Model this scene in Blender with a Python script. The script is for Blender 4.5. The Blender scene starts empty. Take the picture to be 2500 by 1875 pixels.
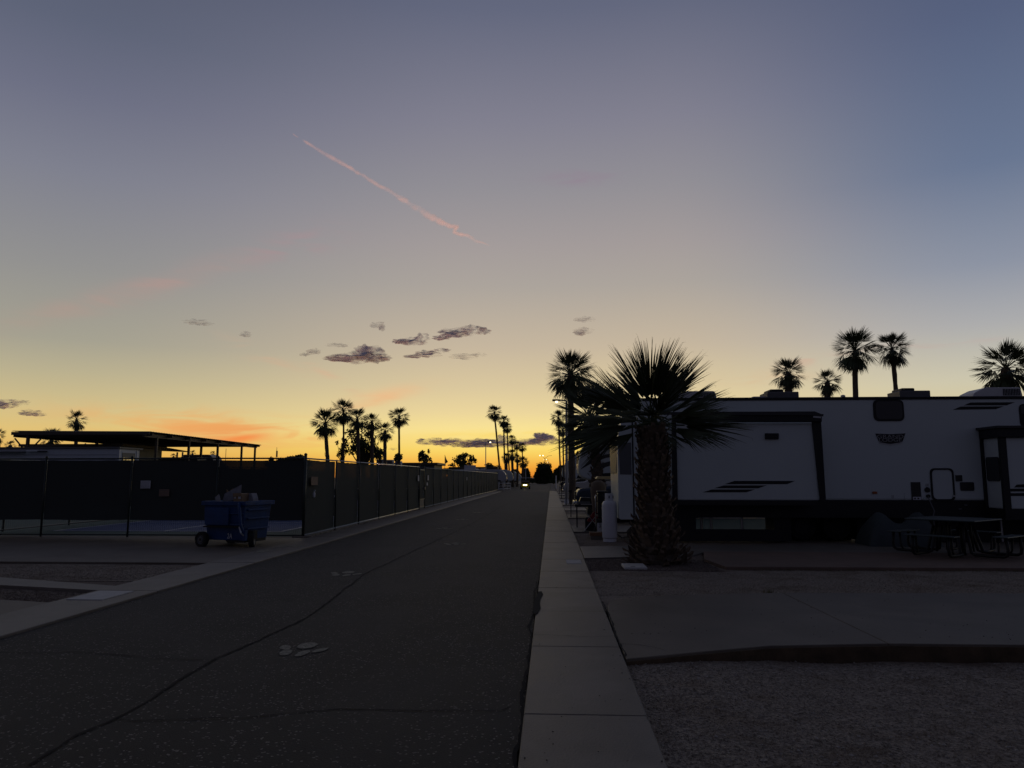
import bpy, math, random
import numpy as np
from mathutils import Vector, Matrix, noise as mnoise
R=math.radians
random.seed(11)
C=bpy.context.scene.collection
# ------------------------------------------------------------ camera (eye 1.65 m above the road, road runs along +Y)
F=1800.0; H=1.65
PITCH=math.atan(227.5/F); YAW=math.atan(96/F*math.cos(PITCH))
cd=bpy.data.cameras.new('camera'); cam=bpy.data.objects.new('camera',cd); C.objects.link(cam)
cam.location=(0,0,H); cam.rotation_euler=(math.pi/2+PITCH,0,YAW)
cd.sensor_width=36; cd.lens=36*F/2500; cd.clip_start=.1; cd.clip_end=60000
sc=bpy.context.scene; sc.camera=cam
FW=(-math.sin(YAW)*math.cos(PITCH),math.cos(YAW)*math.cos(PITCH),math.sin(PITCH))
RT=(math.cos(YAW),math.sin(YAW),0)
UP=(math.sin(YAW)*math.sin(PITCH),-math.cos(YAW)*math.sin(PITCH),math.cos(PITCH))
def ray(x,y):
    a=(x-1250)/F; b=(937.5-y)/F
    return [FW[i]+RT[i]*a+UP[i]*b for i in range(3)]
def G(x,y,z=0.0):
    d=ray(x,y); t=(z-H)/d[2]; return (d[0]*t,d[1]*t)
def P(x,y,Y):
    d=ray(x,y); t=Y/d[1]; return Vector((d[0]*t,Y,H+d[2]*t))
# ------------------------------------------------------------ view, world (dusk sky), sun just below the horizon
sc.view_settings.view_transform='Standard'; sc.view_settings.look='None'
sc.view_settings.exposure=0.0; sc.view_settings.gamma=1
SUNSET_AZ=R(-13)      # from +Y towards -X
def lin(c):
    r=[]
    for v in c:
        v=v/255; r.append(v/12.92 if v<=.04045 else ((v+.055)/1.055)**2.4)
    return (*r,1)
w=bpy.data.worlds.new('World'); sc.world=w; w.use_nodes=True
nt=w.node_tree; nt.nodes.clear()
def N(t,**k):
    n=nt.nodes.new(t)
    for a,b in k.items(): setattr(n,a,b)
    return n
def L(a,b): nt.links.new(a,b)
def Mth(op,a,b=None,c=None,clamp=False):
    n=N('ShaderNodeMath',operation=op,use_clamp=clamp)
    for i,v in enumerate((a,b,c)):
        if v is None: continue
        if isinstance(v,(int,float)): n.inputs[i].default_value=v
        else: L(v,n.inputs[i])
    return n.outputs[0]
out=N('ShaderNodeOutputWorld'); bg=N('ShaderNodeBackground'); L(bg.outputs[0],out.inputs[0])
tc=N('ShaderNodeTexCoord'); sx=N('ShaderNodeSeparateXYZ'); L(tc.outputs['Generated'],sx.inputs[0])
X,Y_,Z=sx.outputs
el=Mth('MULTIPLY',Mth('ARCSINE',Mth('MAXIMUM',Mth('MINIMUM',Z,1.0),-1.0)),180/math.pi)   # degrees
az=Mth('MULTIPLY',Mth('ARCTAN2',X,Y_),180/math.pi)                                        # degrees, 0 = road direction
daz=Mth('ABSOLUTE',Mth('SUBTRACT',az,-13.0))
daz=Mth('MINIMUM',daz,Mth('SUBTRACT',360.0,daz))
def ramp(stops,fac,scale):
    n=N('ShaderNodeValToRGB'); cr=n.color_ramp; cr.interpolation='B_SPLINE' if False else 'LINEAR'
    while len(cr.elements)>1: cr.elements.remove(cr.elements[-1])
    for i,(p,c) in enumerate(stops):
        e=cr.elements[0] if i==0 else cr.elements.new(p/scale)
        e.position=p/scale; e.color=lin(c)
    L(Mth('DIVIDE',fac,scale,clamp=True),n.inputs[0]); return n.outputs[0]
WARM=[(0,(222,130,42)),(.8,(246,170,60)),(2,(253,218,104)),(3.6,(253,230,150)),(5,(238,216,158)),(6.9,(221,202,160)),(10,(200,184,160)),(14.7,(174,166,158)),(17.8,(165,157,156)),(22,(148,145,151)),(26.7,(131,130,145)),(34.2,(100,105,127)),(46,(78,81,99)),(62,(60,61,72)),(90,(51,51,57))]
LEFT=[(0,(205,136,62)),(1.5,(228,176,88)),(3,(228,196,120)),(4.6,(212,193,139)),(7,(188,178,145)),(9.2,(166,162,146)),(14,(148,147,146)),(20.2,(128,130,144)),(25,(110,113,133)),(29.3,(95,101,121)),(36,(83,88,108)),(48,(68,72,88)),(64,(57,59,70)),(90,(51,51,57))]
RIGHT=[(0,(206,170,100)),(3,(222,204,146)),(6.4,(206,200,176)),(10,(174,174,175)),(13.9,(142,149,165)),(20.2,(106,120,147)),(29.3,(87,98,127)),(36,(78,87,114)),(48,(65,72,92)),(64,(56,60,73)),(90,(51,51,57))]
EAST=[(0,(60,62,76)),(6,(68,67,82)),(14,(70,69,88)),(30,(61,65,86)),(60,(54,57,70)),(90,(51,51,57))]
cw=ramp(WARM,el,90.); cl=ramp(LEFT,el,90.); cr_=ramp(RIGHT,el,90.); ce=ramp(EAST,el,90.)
def smooth(v,a,b):
    n=N('ShaderNodeMapRange',interpolation_type='SMOOTHSTEP'); L(v,n.inputs[0]); n.inputs[1].default_value=a; n.inputs[2].default_value=b; return n.outputs[0]
def mix(f,a,b):
    n=N('ShaderNodeMix',data_type='RGBA'); n.clamp_factor=True
    if isinstance(f,float): n.inputs[0].default_value=f
    else: L(f,n.inputs[0])
    for s,v in ((n.inputs[6],a),(n.inputs[7],b)):
        if isinstance(v,tuple): s.default_value=v
        else: L(v,s)
    return n.outputs[2]
ng=Mth('MULTIPLY',az,-1.0); aa=Mth('ABSOLUTE',az)
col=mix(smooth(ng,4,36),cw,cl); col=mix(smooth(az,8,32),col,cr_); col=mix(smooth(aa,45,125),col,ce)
# high thin cirrus still catching the light: elongated wisps in (azimuth, elevation)
ae=N('ShaderNodeCombineXYZ'); L(Mth('MULTIPLY',az,.16),ae.inputs[0]); L(Mth('MULTIPLY',el,.9),ae.inputs[1])
wn=N('ShaderNodeTexNoise'); wn.inputs['Scale'].default_value=1.1; wn.inputs['Detail'].default_value=7; wn.inputs['Distortion'].default_value=.9; L(ae.outputs[0],wn.inputs['Vector'])
wnf=smooth(wn.outputs[0],.38,.66)
def azel(px,py):
    d=Vector(ray(px,py)).normalized(); return math.degrees(math.atan2(d.x,d.y)),math.degrees(math.asin(d.z))
def wisp(px,py,la,lb,rot,colr,amt,nf=None):
    global col
    a0,e0=azel(px,py); ca,sa=math.cos(R(rot)),math.sin(R(rot))
    da=Mth('SUBTRACT',az,a0); de=Mth('SUBTRACT',el,e0)
    u=Mth('ADD',Mth('MULTIPLY',da,ca/la),Mth('MULTIPLY',de,sa/la)); v=Mth('SUBTRACT',Mth('MULTIPLY',de,ca/lb),Mth('MULTIPLY',da,sa/lb))
    d2=Mth('ADD',Mth('MULTIPLY',u,u),Mth('MULTIPLY',v,v))
    m=Mth('EXPONENT',Mth('MULTIPLY',d2,-1.0)); m=Mth('MULTIPLY',Mth('MULTIPLY',m,wnf if nf is None else Mth('ADD',Mth('MULTIPLY',wnf,1-nf),nf)),amt)
    col=mix(m,col,lin(colr))
wisp(596,1068,1.7,.26,8,(250,108,40),1.0,.7)
wisp(570,1076,3.0,.22,4,(250,128,52),.7,.6)
wisp(545,1052,4.2,.5,-7,(240,166,104),.6,.4)
wisp(560,1050,6.5,1.0,-4,(240,160,92),1.0)
wisp(440,1030,6.5,.8,-3,(240,176,104),.45)
wisp(940,965,3.0,.5,14,(244,184,134),.55,.4)
wisp(900,985,2.2,.3,12,(246,170,116),.5,.3)
wisp(800,915,2.2,.3,-30,(226,170,140),.5)
wisp(640,870,3.2,.5,-20,(214,172,142),.5)
wisp(250,735,8.0,.7,22,(190,150,138),.34,.35)
wisp(430,680,5.0,.8,24,(180,148,142),.35,.3)
wisp(720,600,3.2,.9,20,(172,142,146),.6)
wisp(1410,435,2.6,.5,0,(148,130,146),.6)
wisp(2020,875,2.4,.3,6,(214,168,146),.8)
wisp(2260,842,3.0,.22,0,(200,158,150),.7)
wisp(1880,925,3.0,.5,0,(220,184,146),.5)
wisp(1200,1060,5.0,.3,2,(252,214,92),.5)
# a small share of a physical sky with the sun at the horizon
sk=N('ShaderNodeTexSky'); sk.sky_type='NISHITA'; sk.sun_disc=False; sk.sun_elevation=R(0.0); sk.sun_rotation=SUNSET_AZ
sky=N('ShaderNodeVectorMath',operation='SCALE'); L(sk.outputs[0],sky.inputs[0]); sky.inputs['Scale'].default_value=.05
add=N('ShaderNodeVectorMath',operation='ADD'); 
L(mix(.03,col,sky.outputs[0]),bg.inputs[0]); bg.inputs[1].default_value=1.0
sd=bpy.data.lights.new('sun','SUN'); sd.energy=2.0; sd.angle=R(.5); sd.color=(1,.52,.42)
so=bpy.data.objects.new('sun',sd); C.objects.link(so)
sdir=Vector((math.sin(SUNSET_AZ)*math.cos(R(-3)),math.cos(SUNSET_AZ)*math.cos(R(-3)),math.sin(R(-3))))   # towards the sun, 3 degrees under the horizon
so.rotation_euler=sdir.to_track_quat('Z','Y').to_euler()
# ------------------------------------------------------------ materials
MATS={}
def mat(name,c,rough=.7,metal=0.,var=0.,vs=6.,bump=0.,bs=40.,spec=.35,c2=None,alpha=1.,emit=None,stretch=None,spk=None,patch=None):
    if name in MATS: return MATS[name]
    m=bpy.data.materials.new(name); m.use_nodes=True; t=m.node_tree; b=t.nodes['Principled BSDF']
    b.inputs['Base Color'].default_value=(*c,1); b.inputs['Roughness'].default_value=rough; b.inputs['Metallic'].default_value=metal
    b.inputs['Specular IOR Level'].default_value=spec
    co=t.nodes.new('ShaderNodeTexCoord'); vec=co.outputs['Object']
    if stretch:
        mp=t.nodes.new('ShaderNodeMapping'); mp.inputs['Scale'].default_value=stretch; t.links.new(vec,mp.inputs[0]); vec=mp.outputs[0]
    last=None
    if var>0 or c2:
        n=t.nodes.new('ShaderNodeTexNoise'); n.inputs['Scale'].default_value=vs; n.inputs['Detail'].default_value=8; n.inputs['Roughness'].default_value=.62; t.links.new(vec,n.inputs[0])
        r=t.nodes.new('ShaderNodeMapRange'); r.inputs[1].default_value=.3; r.inputs[2].default_value=.7; t.links.new(n.outputs[0],r.inputs[0])
        x=t.nodes.new('ShaderNodeMix'); x.data_type='RGBA'; t.links.new(r.outputs[0],x.inputs[0])
        d=c2 or tuple(v*(1+var) for v in c); l=c if c2 else tuple(v*(1-var) for v in c)
        x.inputs[6].default_value=(*l,1); x.inputs[7].default_value=(*d,1); last=x.outputs[2]
        # roughness varies a little too
        rr=t.nodes.new('ShaderNodeMapRange'); rr.inputs[3].default_value=max(.05,rough-.08); rr.inputs[4].default_value=min(1,rough+.08); t.links.new(n.outputs[0],rr.inputs[0]); t.links.new(rr.outputs[0],b.inputs['Roughness'])
    if spk:      # bright specks: (scale, threshold, colour)
        v=t.nodes.new('ShaderNodeTexVoronoi'); v.inputs['Scale'].default_value=spk[0]; t.links.new(vec,v.inputs[0])
        se=t.nodes.new('ShaderNodeSeparateColor'); t.links.new(v.outputs['Color'],se.inputs[0])
        g=t.nodes.new('ShaderNodeMath'); g.operation='GREATER_THAN'; g.inputs[1].default_value=spk[1]; t.links.new(se.outputs[0],g.inputs[0])
        x=t.nodes.new('ShaderNodeMix'); x.data_type='RGBA'; t.links.new(g.outputs[0],x.inputs[0])
        if last: t.links.new(last,x.inputs[6])
        else: x.inputs[6].default_value=(*c,1)
        x.inputs[7].default_value=(*spk[2],1); last=x.outputs[2]
    if patch and last:
        n=t.nodes.new('ShaderNodeTexNoise'); n.inputs['Scale'].default_value=patch[0]; n.inputs['Detail'].default_value=5; n.inputs['Distortion'].default_value=1.; t.links.new(co.outputs['Object'],n.inputs[0])
        r=t.nodes.new('ShaderNodeMapRange'); r.inputs[1].default_value=.48; r.inputs[2].default_value=.68; r.inputs[4].default_value=patch[2]; t.links.new(n.outputs[0],r.inputs[0])
        x=t.nodes.new('ShaderNodeMix'); x.data_type='RGBA'; t.links.new(r.outputs[0],x.inputs[0]); t.links.new(last,x.inputs[6]); x.inputs[7].default_value=(*patch[1],1); last=x.outputs[2]
    if last: t.links.new(last,b.inputs['Base Color'])
    if bump>0:
        n=t.nodes.new('ShaderNodeTexNoise'); n.inputs['Scale'].default_value=bs; n.inputs['Detail'].default_value=6; t.links.new(vec,n.inputs[0])
        u=t.nodes.new('ShaderNodeBump'); u.inputs['Strength'].default_value=bump; u.inputs['Distance'].default_value=.02; t.links.new(n.outputs[0],u.inputs['Height']); t.links.new(u.outputs[0],b.inputs['Normal'])
    if emit:
        b.inputs['Emission Color'].default_value=(*emit[0],1); b.inputs['Emission Strength'].default_value=emit[1]
    if alpha<1: b.inputs['Alpha'].default_value=alpha
    MATS[name]=m; return m
asph=mat('asphalt',(.040,.037,.034),.74,patch=(.35,(.058,.054,.05),.8),var=.35,vs=1.3,bump=.9,bs=90,spec=.25,spk=(75,.965,(.26,.24,.22)))
conc=mat('concrete',(.155,.137,.116),.54,spec=.42,var=.26,vs=1.3,patch=(.9,(.11,.09,.07),.6),bump=.25,bs=60)
conc2=mat('concrete_pad',(.145,.122,.096),.62,spec=.35,patch=(.6,(.095,.075,.055),.6),var=.22,vs=.8,bump=.2,bs=50)
concw=mat('concrete_plate',(.5,.49,.47),.8,var=.1)
redc=mat('red_painted_concrete',(.16,.11,.085),.8,var=.2,vs=1.5,bump=.2)
gravm=mat('gravel_mix',(.09,.074,.06),.95,c2=(.44,.37,.30),patch=(1.6,(.13,.085,.05),.55),vs=34,bump=1.,bs=70)
mulch=mat('mulch',(.07,.055,.045),.95,c2=(.22,.17,.14),vs=30,bump=1.,bs=60)
stonem=mat('stone',(.14,.12,.10),.9,c2=(.46,.42,.38),vs=7)
edgem=mat('stained_edge',(.085,.058,.035),.9,var=.4,vs=5,bump=.4)
crackm=mat('crack_dirt',(.012,.011,.011),1.)
paintw=mat('worn_paint',(.05,.048,.04),.85,c2=(.40,.38,.30),vs=38)
blk=mat('black_plastic',(.012,.012,.014),.5)
blkp=mat('black_paint',(.014,.014,.017),.35,spec=.5)
rvw=mat('white_fibreglass',(.56,.61,.60),.35,var=.03,vs=.6,spec=.45)
rvw2=mat('white_roof_plastic',(.6,.6,.6),.4,var=.05)
glass=mat('dark_glass',(.006,.007,.009),.06,spec=.6)
greyp=mat('grey_plastic',(.12,.12,.125),.5,var=.1)
steel=mat('galvanised_steel',(.42,.42,.42),.35,metal=.8,var=.1)
gpost=mat('green_coated_steel',(.02,.03,.026),.4,spec=.5)
poster=mat('brown_notice',(.22,.15,.11),.7,var=.15)
white=mat('white_paint',(.62,.63,.66),.4,var=.05,vs=3)
chrome=mat('chrome',(.6,.6,.6),.12,metal=1.)
trunkm=mat('palm_trunk',(.075,.058,.045),.95,c2=(.15,.115,.085),vs=14,bump=.8,bs=30)
bootm=mat('palm_leaf_base',(.085,.06,.042),.9,c2=(.20,.145,.10),vs=9,bump=.5)
frondm=mat('palm_frond',(.045,.062,.028),.5,c2=(.075,.095,.045),vs=3,spec=.4)
frondd=mat('dry_palm_frond',(.11,.085,.055),.8,c2=(.20,.16,.11),vs=3)
leafm=mat('tree_leaves',(.045,.062,.025),.7,c2=(.08,.10,.04),vs=1.)
leafd=mat('hedge_leaves',(.03,.045,.018),.8,c2=(.055,.07,.03),vs=1.)
barkm=mat('bark',(.08,.062,.048),.95,var=.3)
bluep=mat('blue_dumpster_paint',(.008,.042,.145),.5,var=.28,vs=3,bump=.15,bs=14,spec=.4)
rubber=mat('rubber',(.015,.015,.015),.8)
card=mat('cardboard',(.26,.18,.11),.85,var=.15)
paper=mat('white_paper',(.55,.55,.58),.7,var=.08)
bagm=mat('bin_bag',(.02,.018,.018),.35)
corr=mat('metal_roofing',(.10,.085,.07),.55,metal=.3,var=.15)
wallw=mat('white_siding',(.5,.52,.56),.6,var=.05)
winl=mat('reflective_pane',(.5,.5,.5),.03,metal=1.)
court=mat('court_blue',(.10,.13,.24),.85,var=.08,vs=1)
courtg=mat('court_green',(.09,.14,.12),.85,var=.08,vs=1)
turf=mat('green_mat',(.012,.036,.027),.9)
tarpm=mat('grey_tarp',(.04,.052,.056),.6,var=.2,vs=2,bump=.5,bs=5)
dirt=mat('dirt',(.19,.16,.13),.95,c2=(.26,.225,.19),vs=.6,bump=.5,bs=20)
wood=mat('weathered_wood',(.20,.105,.06),.85,var=.3,vs=7,stretch=(1,1,6))
red=mat('red_fabric',(.20,.02,.025),.7)
yel=mat('sunset_tinted_roof',(.55,.42,.20),.5)  # sunset glow on the parked cart's roof, put into its colour
tan=mat('tan_cover',(.13,.095,.07),.8,var=.1)
lampm=mat('lit_lamp',(1,.9,.7),.4,emit=((1,.82,.5),4))
headm=mat('lit_headlight',(1,.9,.6),.4,emit=((1,.86,.42),7))
ylp=mat('glow_yellow_bodywork',(.50,.42,.03),.4)  # headlight's yellow glow put into the cowl and bumper colour
amber=mat('amber_lens',(.35,.09,.02),.4)
dkb=mat('dark_blue_paint',(.02,.035,.06),.25,spec=.6)
silver=mat('silver_paint',(.45,.45,.46),.3,metal=.4)
# windscreen mesh: woven, half of the light passes between threads
wm=bpy.data.materials.new('windscreen_fabric'); wm.use_nodes=True; t=wm.node_tree; b=t.nodes['Principled BSDF']
b.inputs['Base Color'].default_value=(.050,.056,.052,1); b.inputs['Roughness'].default_value=.85; b.inputs['Specular IOR Level'].default_value=.2
co=t.nodes.new('ShaderNodeTexCoord'); n=t.nodes.new('ShaderNodeTexNoise'); n.inputs['Scale'].default_value=.8; n.inputs['Detail'].default_value=5; t.links.new(co.outputs['Object'],n.inputs[0])
mr=t.nodes.new('ShaderNodeMapRange'); mr.inputs[1].default_value=.3; mr.inputs[2].default_value=.7; mr.inputs[3].default_value=.988; mr.inputs[4].default_value=.999; t.links.new(n.outputs[0],mr.inputs[0]); t.links.new(mr.outputs[0],b.inputs['Alpha'])
screenm=wm
# ------------------------------------------------------------ mesh building
class MB:
    def __init__(s): s.v=[]; s.f=[]
    def add(s,vs,fs):
        o=len(s.v); s.v+= [tuple(v) for v in vs]; s.f+=[tuple(i+o for i in f) for f in fs]; return s
    def box(s,x0,x1,y0,y1,z0,z1,M=None):
        vs=[Vector(p) for p in ((x0,y0,z0),(x1,y0,z0),(x1,y1,z0),(x0,y1,z0),(x0,y0,z1),(x1,y0,z1),(x1,y1,z1),(x0,y1,z1))]
        if M: vs=[M@v for v in vs]
        return s.add(vs,[(0,3,2,1),(4,5,6,7),(0,1,5,4),(1,2,6,5),(2,3,7,6),(3,0,4,7)])
    def cone(s,p0,p1,r0,r1,n=8,cap=True):
        p0=Vector(p0);p1=Vector(p1); d=(p1-p0).normalized(); a=d.orthogonal().normalized(); b=d.cross(a); vs=[]
        for p,r in ((p0,r0),(p1,r1)):
            for i in range(n): t=2*math.pi*i/n; vs.append(p+a*math.cos(t)*r+b*math.sin(t)*r)
        fs=[(i,(i+1)%n,n+(i+1)%n,n+i) for i in range(n)]
        if cap: fs+=[tuple(range(n))[::-1],tuple(range(n,2*n))]
        return s.add(vs,fs)
    def tube(s,pts,r,n=6):
        pts=[Vector(p) for p in pts]; rs=r if isinstance(r,(list,tuple)) else [r]*len(pts)
        vs=[]; a=None
        for i,p in enumerate(pts):
            d=(pts[min(i+1,len(pts)-1)]-pts[max(i-1,0)]).normalized()
            a=d.orthogonal().normalized() if a is None else (a-d*a.dot(d)).normalized()
            b=d.cross(a)
            for k in range(n): t=2*math.pi*k/n; vs.append(p+a*math.cos(t)*rs[i]+b*math.sin(t)*rs[i])
        fs=[]
        for i in range(len(pts)-1):
            for k in range(n): fs.append((i*n+k,i*n+(k+1)%n,(i+1)*n+(k+1)%n,(i+1)*n+k))
        fs+=[tuple(range(n))[::-1],tuple(range((len(pts)-1)*n,len(pts)*n))]
        return s.add(vs,fs)
    def lathe(s,c,prof,n=20):
        vs=[];c=Vector(c)
        for r,z in prof:
            for i in range(n): t=2*math.pi*i/n; vs.append((c.x+r*math.cos(t),c.y+r*math.sin(t),c.z+z))
        fs=[(j*n+i,j*n+(i+1)%n,(j+1)*n+(i+1)%n,(j+1)*n+i) for j in range(len(prof)-1) for i in range(n)]
        fs+=[tuple(range(n))[::-1],tuple(range((len(prof)-1)*n,len(prof)*n))]
        return s.add(vs,fs)
    def prism(s,poly,y0,y1):           # polygon in xz, extruded along y
        n=len(poly); vs=[(x,y0,z) for x,z in poly]+[(x,y1,z) for x,z in poly]
        return s.add(vs,[tuple(range(n)),tuple(range(n,2*n))[::-1]]+[(i,i+n,(i+1)%n+n,(i+1)%n) for i in range(n)])
    def slab(s,poly,z0,z1):            # polygon in xy
        n=len(poly); vs=[(x,y,z0) for x,y in poly]+[(x,y,z1) for x,y in poly]
        return s.add(vs,[tuple(range(n))[::-1],tuple(range(n,2*n))]+[(i,(i+1)%n,(i+1)%n+n,i+n) for i in range(n)])
    def quad(s,*p): return s.add(p,[tuple(range(len(p)))])
    def mesh(s,name,m,smooth=False,org=None):
        me=bpy.data.meshes.new(name); vs=s.v
        if org is not None: vs=[(a-org[0],b-org[1],c-org[2]) for a,b,c in vs]
        me.from_pydata(vs,[],s.f); me.materials.append(m)
        if smooth: me.polygons.foreach_set('use_smooth',[True]*len(me.polygons))
        me.update(); return me
    def build(s,name,m,parent=None,smooth=False,bevel=0,seg=2,kind=None,org=None):
        if org is None and parent is not None and parent.get('_w'):
            org=parent['_w']
        me=s.mesh(name,m,smooth,org); o=bpy.data.objects.new(name,me); C.objects.link(o)
        if parent is not None: o.parent=parent
        elif org is not None: o.location=org
        if org is not None and parent is not None and parent.type=='MESH' : o.location=(0,0,0)
        if bevel:
            b=o.modifiers.new('bevel','BEVEL'); b.width=bevel; b.segments=seg; b.limit_method='ANGLE'; b.angle_limit=R(35)
        if kind: o['kind']=kind
        return o
def tag(o,label=None,cat=None,group=None,kind=None):
    if label: o['label']=label
    if cat: o['category']=cat
    if group: o['group']=group
    if kind: o['kind']=kind
    return o
def thing(name,label,cat,loc=(0,0,0),group=None,rz=0.,world=True):
    o=bpy.data.objects.new(name,None); C.objects.link(o); o.location=loc; o.rotation_euler=(0,0,rz); o.empty_display_size=.2
    if world and rz==0: o['_w']=tuple(loc)
    return tag(o,label,cat,group)
def single(mb,name,m,label,cat,loc,group=None,**k):
    o=mb.build(name,m,None,org=tuple(loc),**k); return tag(o,label,cat,group)
KIDS={}
def copy_tree(o,parent=None):
    c=o.copy(); C.objects.link(c); c.parent=parent
    for ch in list(o.children): copy_tree(ch,c)
    return c
def inst(me,name,parent,loc=(0,0,0),rot=(0,0,0),sc_=1.,M=None,mats=None):
    o=bpy.data.objects.new(name,me); C.objects.link(o); o.parent=parent
    if M is not None: o.matrix_local=M
    else: o.location=loc; o.rotation_euler=rot; o.scale=(sc_,)*3 if isinstance(sc_,(int,float)) else sc_
    return o
def text(s,size,m,parent,M,name='lettering',ext=.002,sx=1.):
    cu=bpy.data.curves.new(name,'FONT'); cu.body=s; cu.size=size; cu.extrude=ext; cu.align_x='CENTER'; cu.align_y='CENTER'
    tmp=bpy.data.objects.new('tmp',cu); C.objects.link(tmp)
    dg=bpy.context.evaluated_depsgraph_get(); me=bpy.data.meshes.new_from_object(tmp.evaluated_get(dg)); bpy.data.objects.remove(tmp)
    me.materials.clear(); me.materials.append(m)
    for v in me.vertices: v.co.x*=sx
    o=bpy.data.objects.new(name,me); C.objects.link(o); o.parent=parent; o.matrix_local=M; return o
FRONT=Matrix.Rotation(math.pi/2,4,'X')      # text facing -Y
def grid(xs,ys,zf):
    mb=MB(); nx=len(xs)
    mb.v=[(x,y,zf(x,y)) for y in ys for x in xs]
    mb.f=[(j*nx+i,j*nx+i+1,(j+1)*nx+i+1,(j+1)*nx+i) for j in range(len(ys)-1) for i in range(nx-1)]
    return mb
def nz(x,y,s,z=0.): return mnoise.noise(Vector((x*s,y*s,z)))
# ------------------------------------------------------------ SETTING: ground, road, pavement slabs, beds
mb=MB(); n=64; mb.v=[(0,0,-.17)]+[(3000*math.cos(2*math.pi*i/n),3000*math.sin(2*math.pi*i/n),-.17) for i in range(n)]; mb.f=[(0,1+i,1+(i+1)%n) for i in range(n)]
mb.build('ground',dirt,kind='structure')
def edge_l(y): return -5.66+.035*nz(0,y,1.7)
def edge_r(y): return -.212+.022*nz(3,y,2.3)+.012*nz(9,y,9)
ys=[-3+.25*i for i in range(int(93/.25)+1)]
ys=ys+[92,100,130,190]
mb=MB()
for y in ys:
    a,b=edge_l(y),edge_r(y)
    if y<90:
        row=[(a,y,-.16)]+[(a+(b-a)*k/10,y,.0+ .012*(1-abs(k-5)/5) + .004*nz(k,y,.7)) for k in range(11)]+[(b,y,-.16)]
    else: row=[(a,y,-.16)]+[(a+(b-a)*k/10,y,.0) for k in range(11)]+[(b,y,-.16)]
    mb.v+=row
w_=13
mb.f=[(j*w_+i,j*w_+i+1,(j+1)*w_+i+1,(j+1)*w_+i) for j in range(len(ys)-1) for i in range(w_-1)]
road=mb.build('road',asph,kind='structure')
mb=MB().box(-40,-5.7,88,189,-.1,-.004); mb.build('cross_road',asph,kind='structure')
def roadz(x,y):
    k=(x+5.66)/5.455*10; return .012*(1-abs(k-5)/5)
def crack(pts,wd,seed=0):
    # pts in world xy; jittered narrow ribbon 3 mm over the asphalt, dirt filled
    rnd=random.Random(seed); P2=[]
    for (a,b) in zip(pts[:-1],pts[1:]):
        n=max(2,int((Vector(b)-Vector(a)).length/.07))
        for i in range(n): t=i/n; P2.append(Vector(a).lerp(Vector(b),t))
    P2.append(Vector(pts[-1])); mb=MB(); vs=[]; off=0
    for i,p in enumerate(P2):
        d=(P2[min(i+1,len(P2)-1)]-P2[max(i-1,0)]).normalized(); nn=Vector((-d.y,d.x)); off=off*.85+rnd.uniform(-.38,.38)*wd
        ww=wd*rnd.uniform(.35,1.3); 
        for s in (-1,1):
            q=p+nn*(off+s*ww/2); vs.append((q.x,q.y,roadz(q.x,q.y)+.006))
    mb.add(vs,[(2*i,2*i+2,2*i+3,2*i+1) for i in range(len(P2)-1)])
    return mb.build('crack',crackm,road)
gp=lambda l:[G(*q) for q in l]
crack(gp([(70,1875),(190,1800),(280,1762),(400,1690),(530,1610),(640,1565),(745,1513),(800,1470),(900,1398),(1000,1352),(1060,1324),(1110,1300),(1160,1275),(1200,1252),(1235,1232)]),.03,1)
crack(gp([(280,1762),(330,1766),(480,1760),(600,1757),(700,1745),(830,1735),(1000,1738),(1130,1737),(1225,1738),(1250,1728)]),.014,2)
crack(gp([(0,1594),(100,1596),(190,1594),(290,1602),(400,1612),(520,1616)]),.013,3)
crack(gp([(800,1525),(1020,1524),(1130,1527),(1290,1531)]),.009,4)
crack(gp([(320,1465),(420,1466),(600,1470),(770,1471)]),.008,5)
crack(gp([(470,1398),(700,1402),(900,1400)]),.008,7)
# fraying edge patches of the asphalt beside the pavement
crack([(-.235,4.3),(-.23,5.2),(-.24,6.0),(-.23,6.9),(-.235,8.2),(-.23,9.5),(-.23,12.)],.03,8)
# tar stain running over the pavement edge
sp=gp([(1314,1452),(1322,1450),(1326,1458),(1320,1468),(1318,1480),(1320,1492),(1312,1506),(1304,1508),(1300,1496),(1306,1476)])
MB().slab([(x,y) for x,y in sp],.036,.041).build('stain',crackm,None,kind='structure')
# paw prints painted on the asphalt
def ell(cx,cy,rx,ry,rot=0,n=14,bean=0):
    o=[]
    for i in range(n):
        t=2*math.pi*i/n; x=rx*math.cos(t); y=ry*math.sin(t)+bean*x*x; o.append((cx+x*math.cos(rot)-y*math.sin(rot),cy+x*math.sin(rot)+y*math.cos(rot)))
    return o
def paw(cx,cy,s,label):
    s*=.75 if s>.9 else 1
    t=thing('paw_print',label,'paw print',(cx,cy,0),'paw prints painted along the road')
    z=roadz(cx,cy)+.0065
    rnd=random.Random(int(cy*10))
    for k,(ox,oy,rx,ry,ro) in enumerate(((0,.2,.15,.16,0),(-.30,.05,.085,.12,.4),(-.17,-.28,.09,.15,.15),(.10,-.32,.08,.15,-.1),(.30,-.1,.075,.12,-.4))):
        MB().slab([(cx+s*(px_+rnd.uniform(-.006,.006)),cy+s*(py_+rnd.uniform(-.012,.012))) for px_,py_ in ell(ox,oy,rx,ry*1.35,ro)],z,z+.0008).build('pad' if k==0 else 'toe',paintw,t)
paw(*G(740,1587),.62,'large pale paw print painted on the asphalt, nearest of the trail')
paw(*G(845,1402),.95,'pale paw print on the asphalt left of the long crack, level with the gravel bed')
paw(*G(1110,1329),.95,'worn paw print right of the long crack, level with the dumpster')
paw(*G(1085,1291),.95,'faint small paw print far up the road beside the side fence')
paw(*G(1128,1269),.95,'tiny distant paw print near the middle of the road')
paw(*G(1168,1252),.95,'farthest paw print on the road, only a faint dash')
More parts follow.
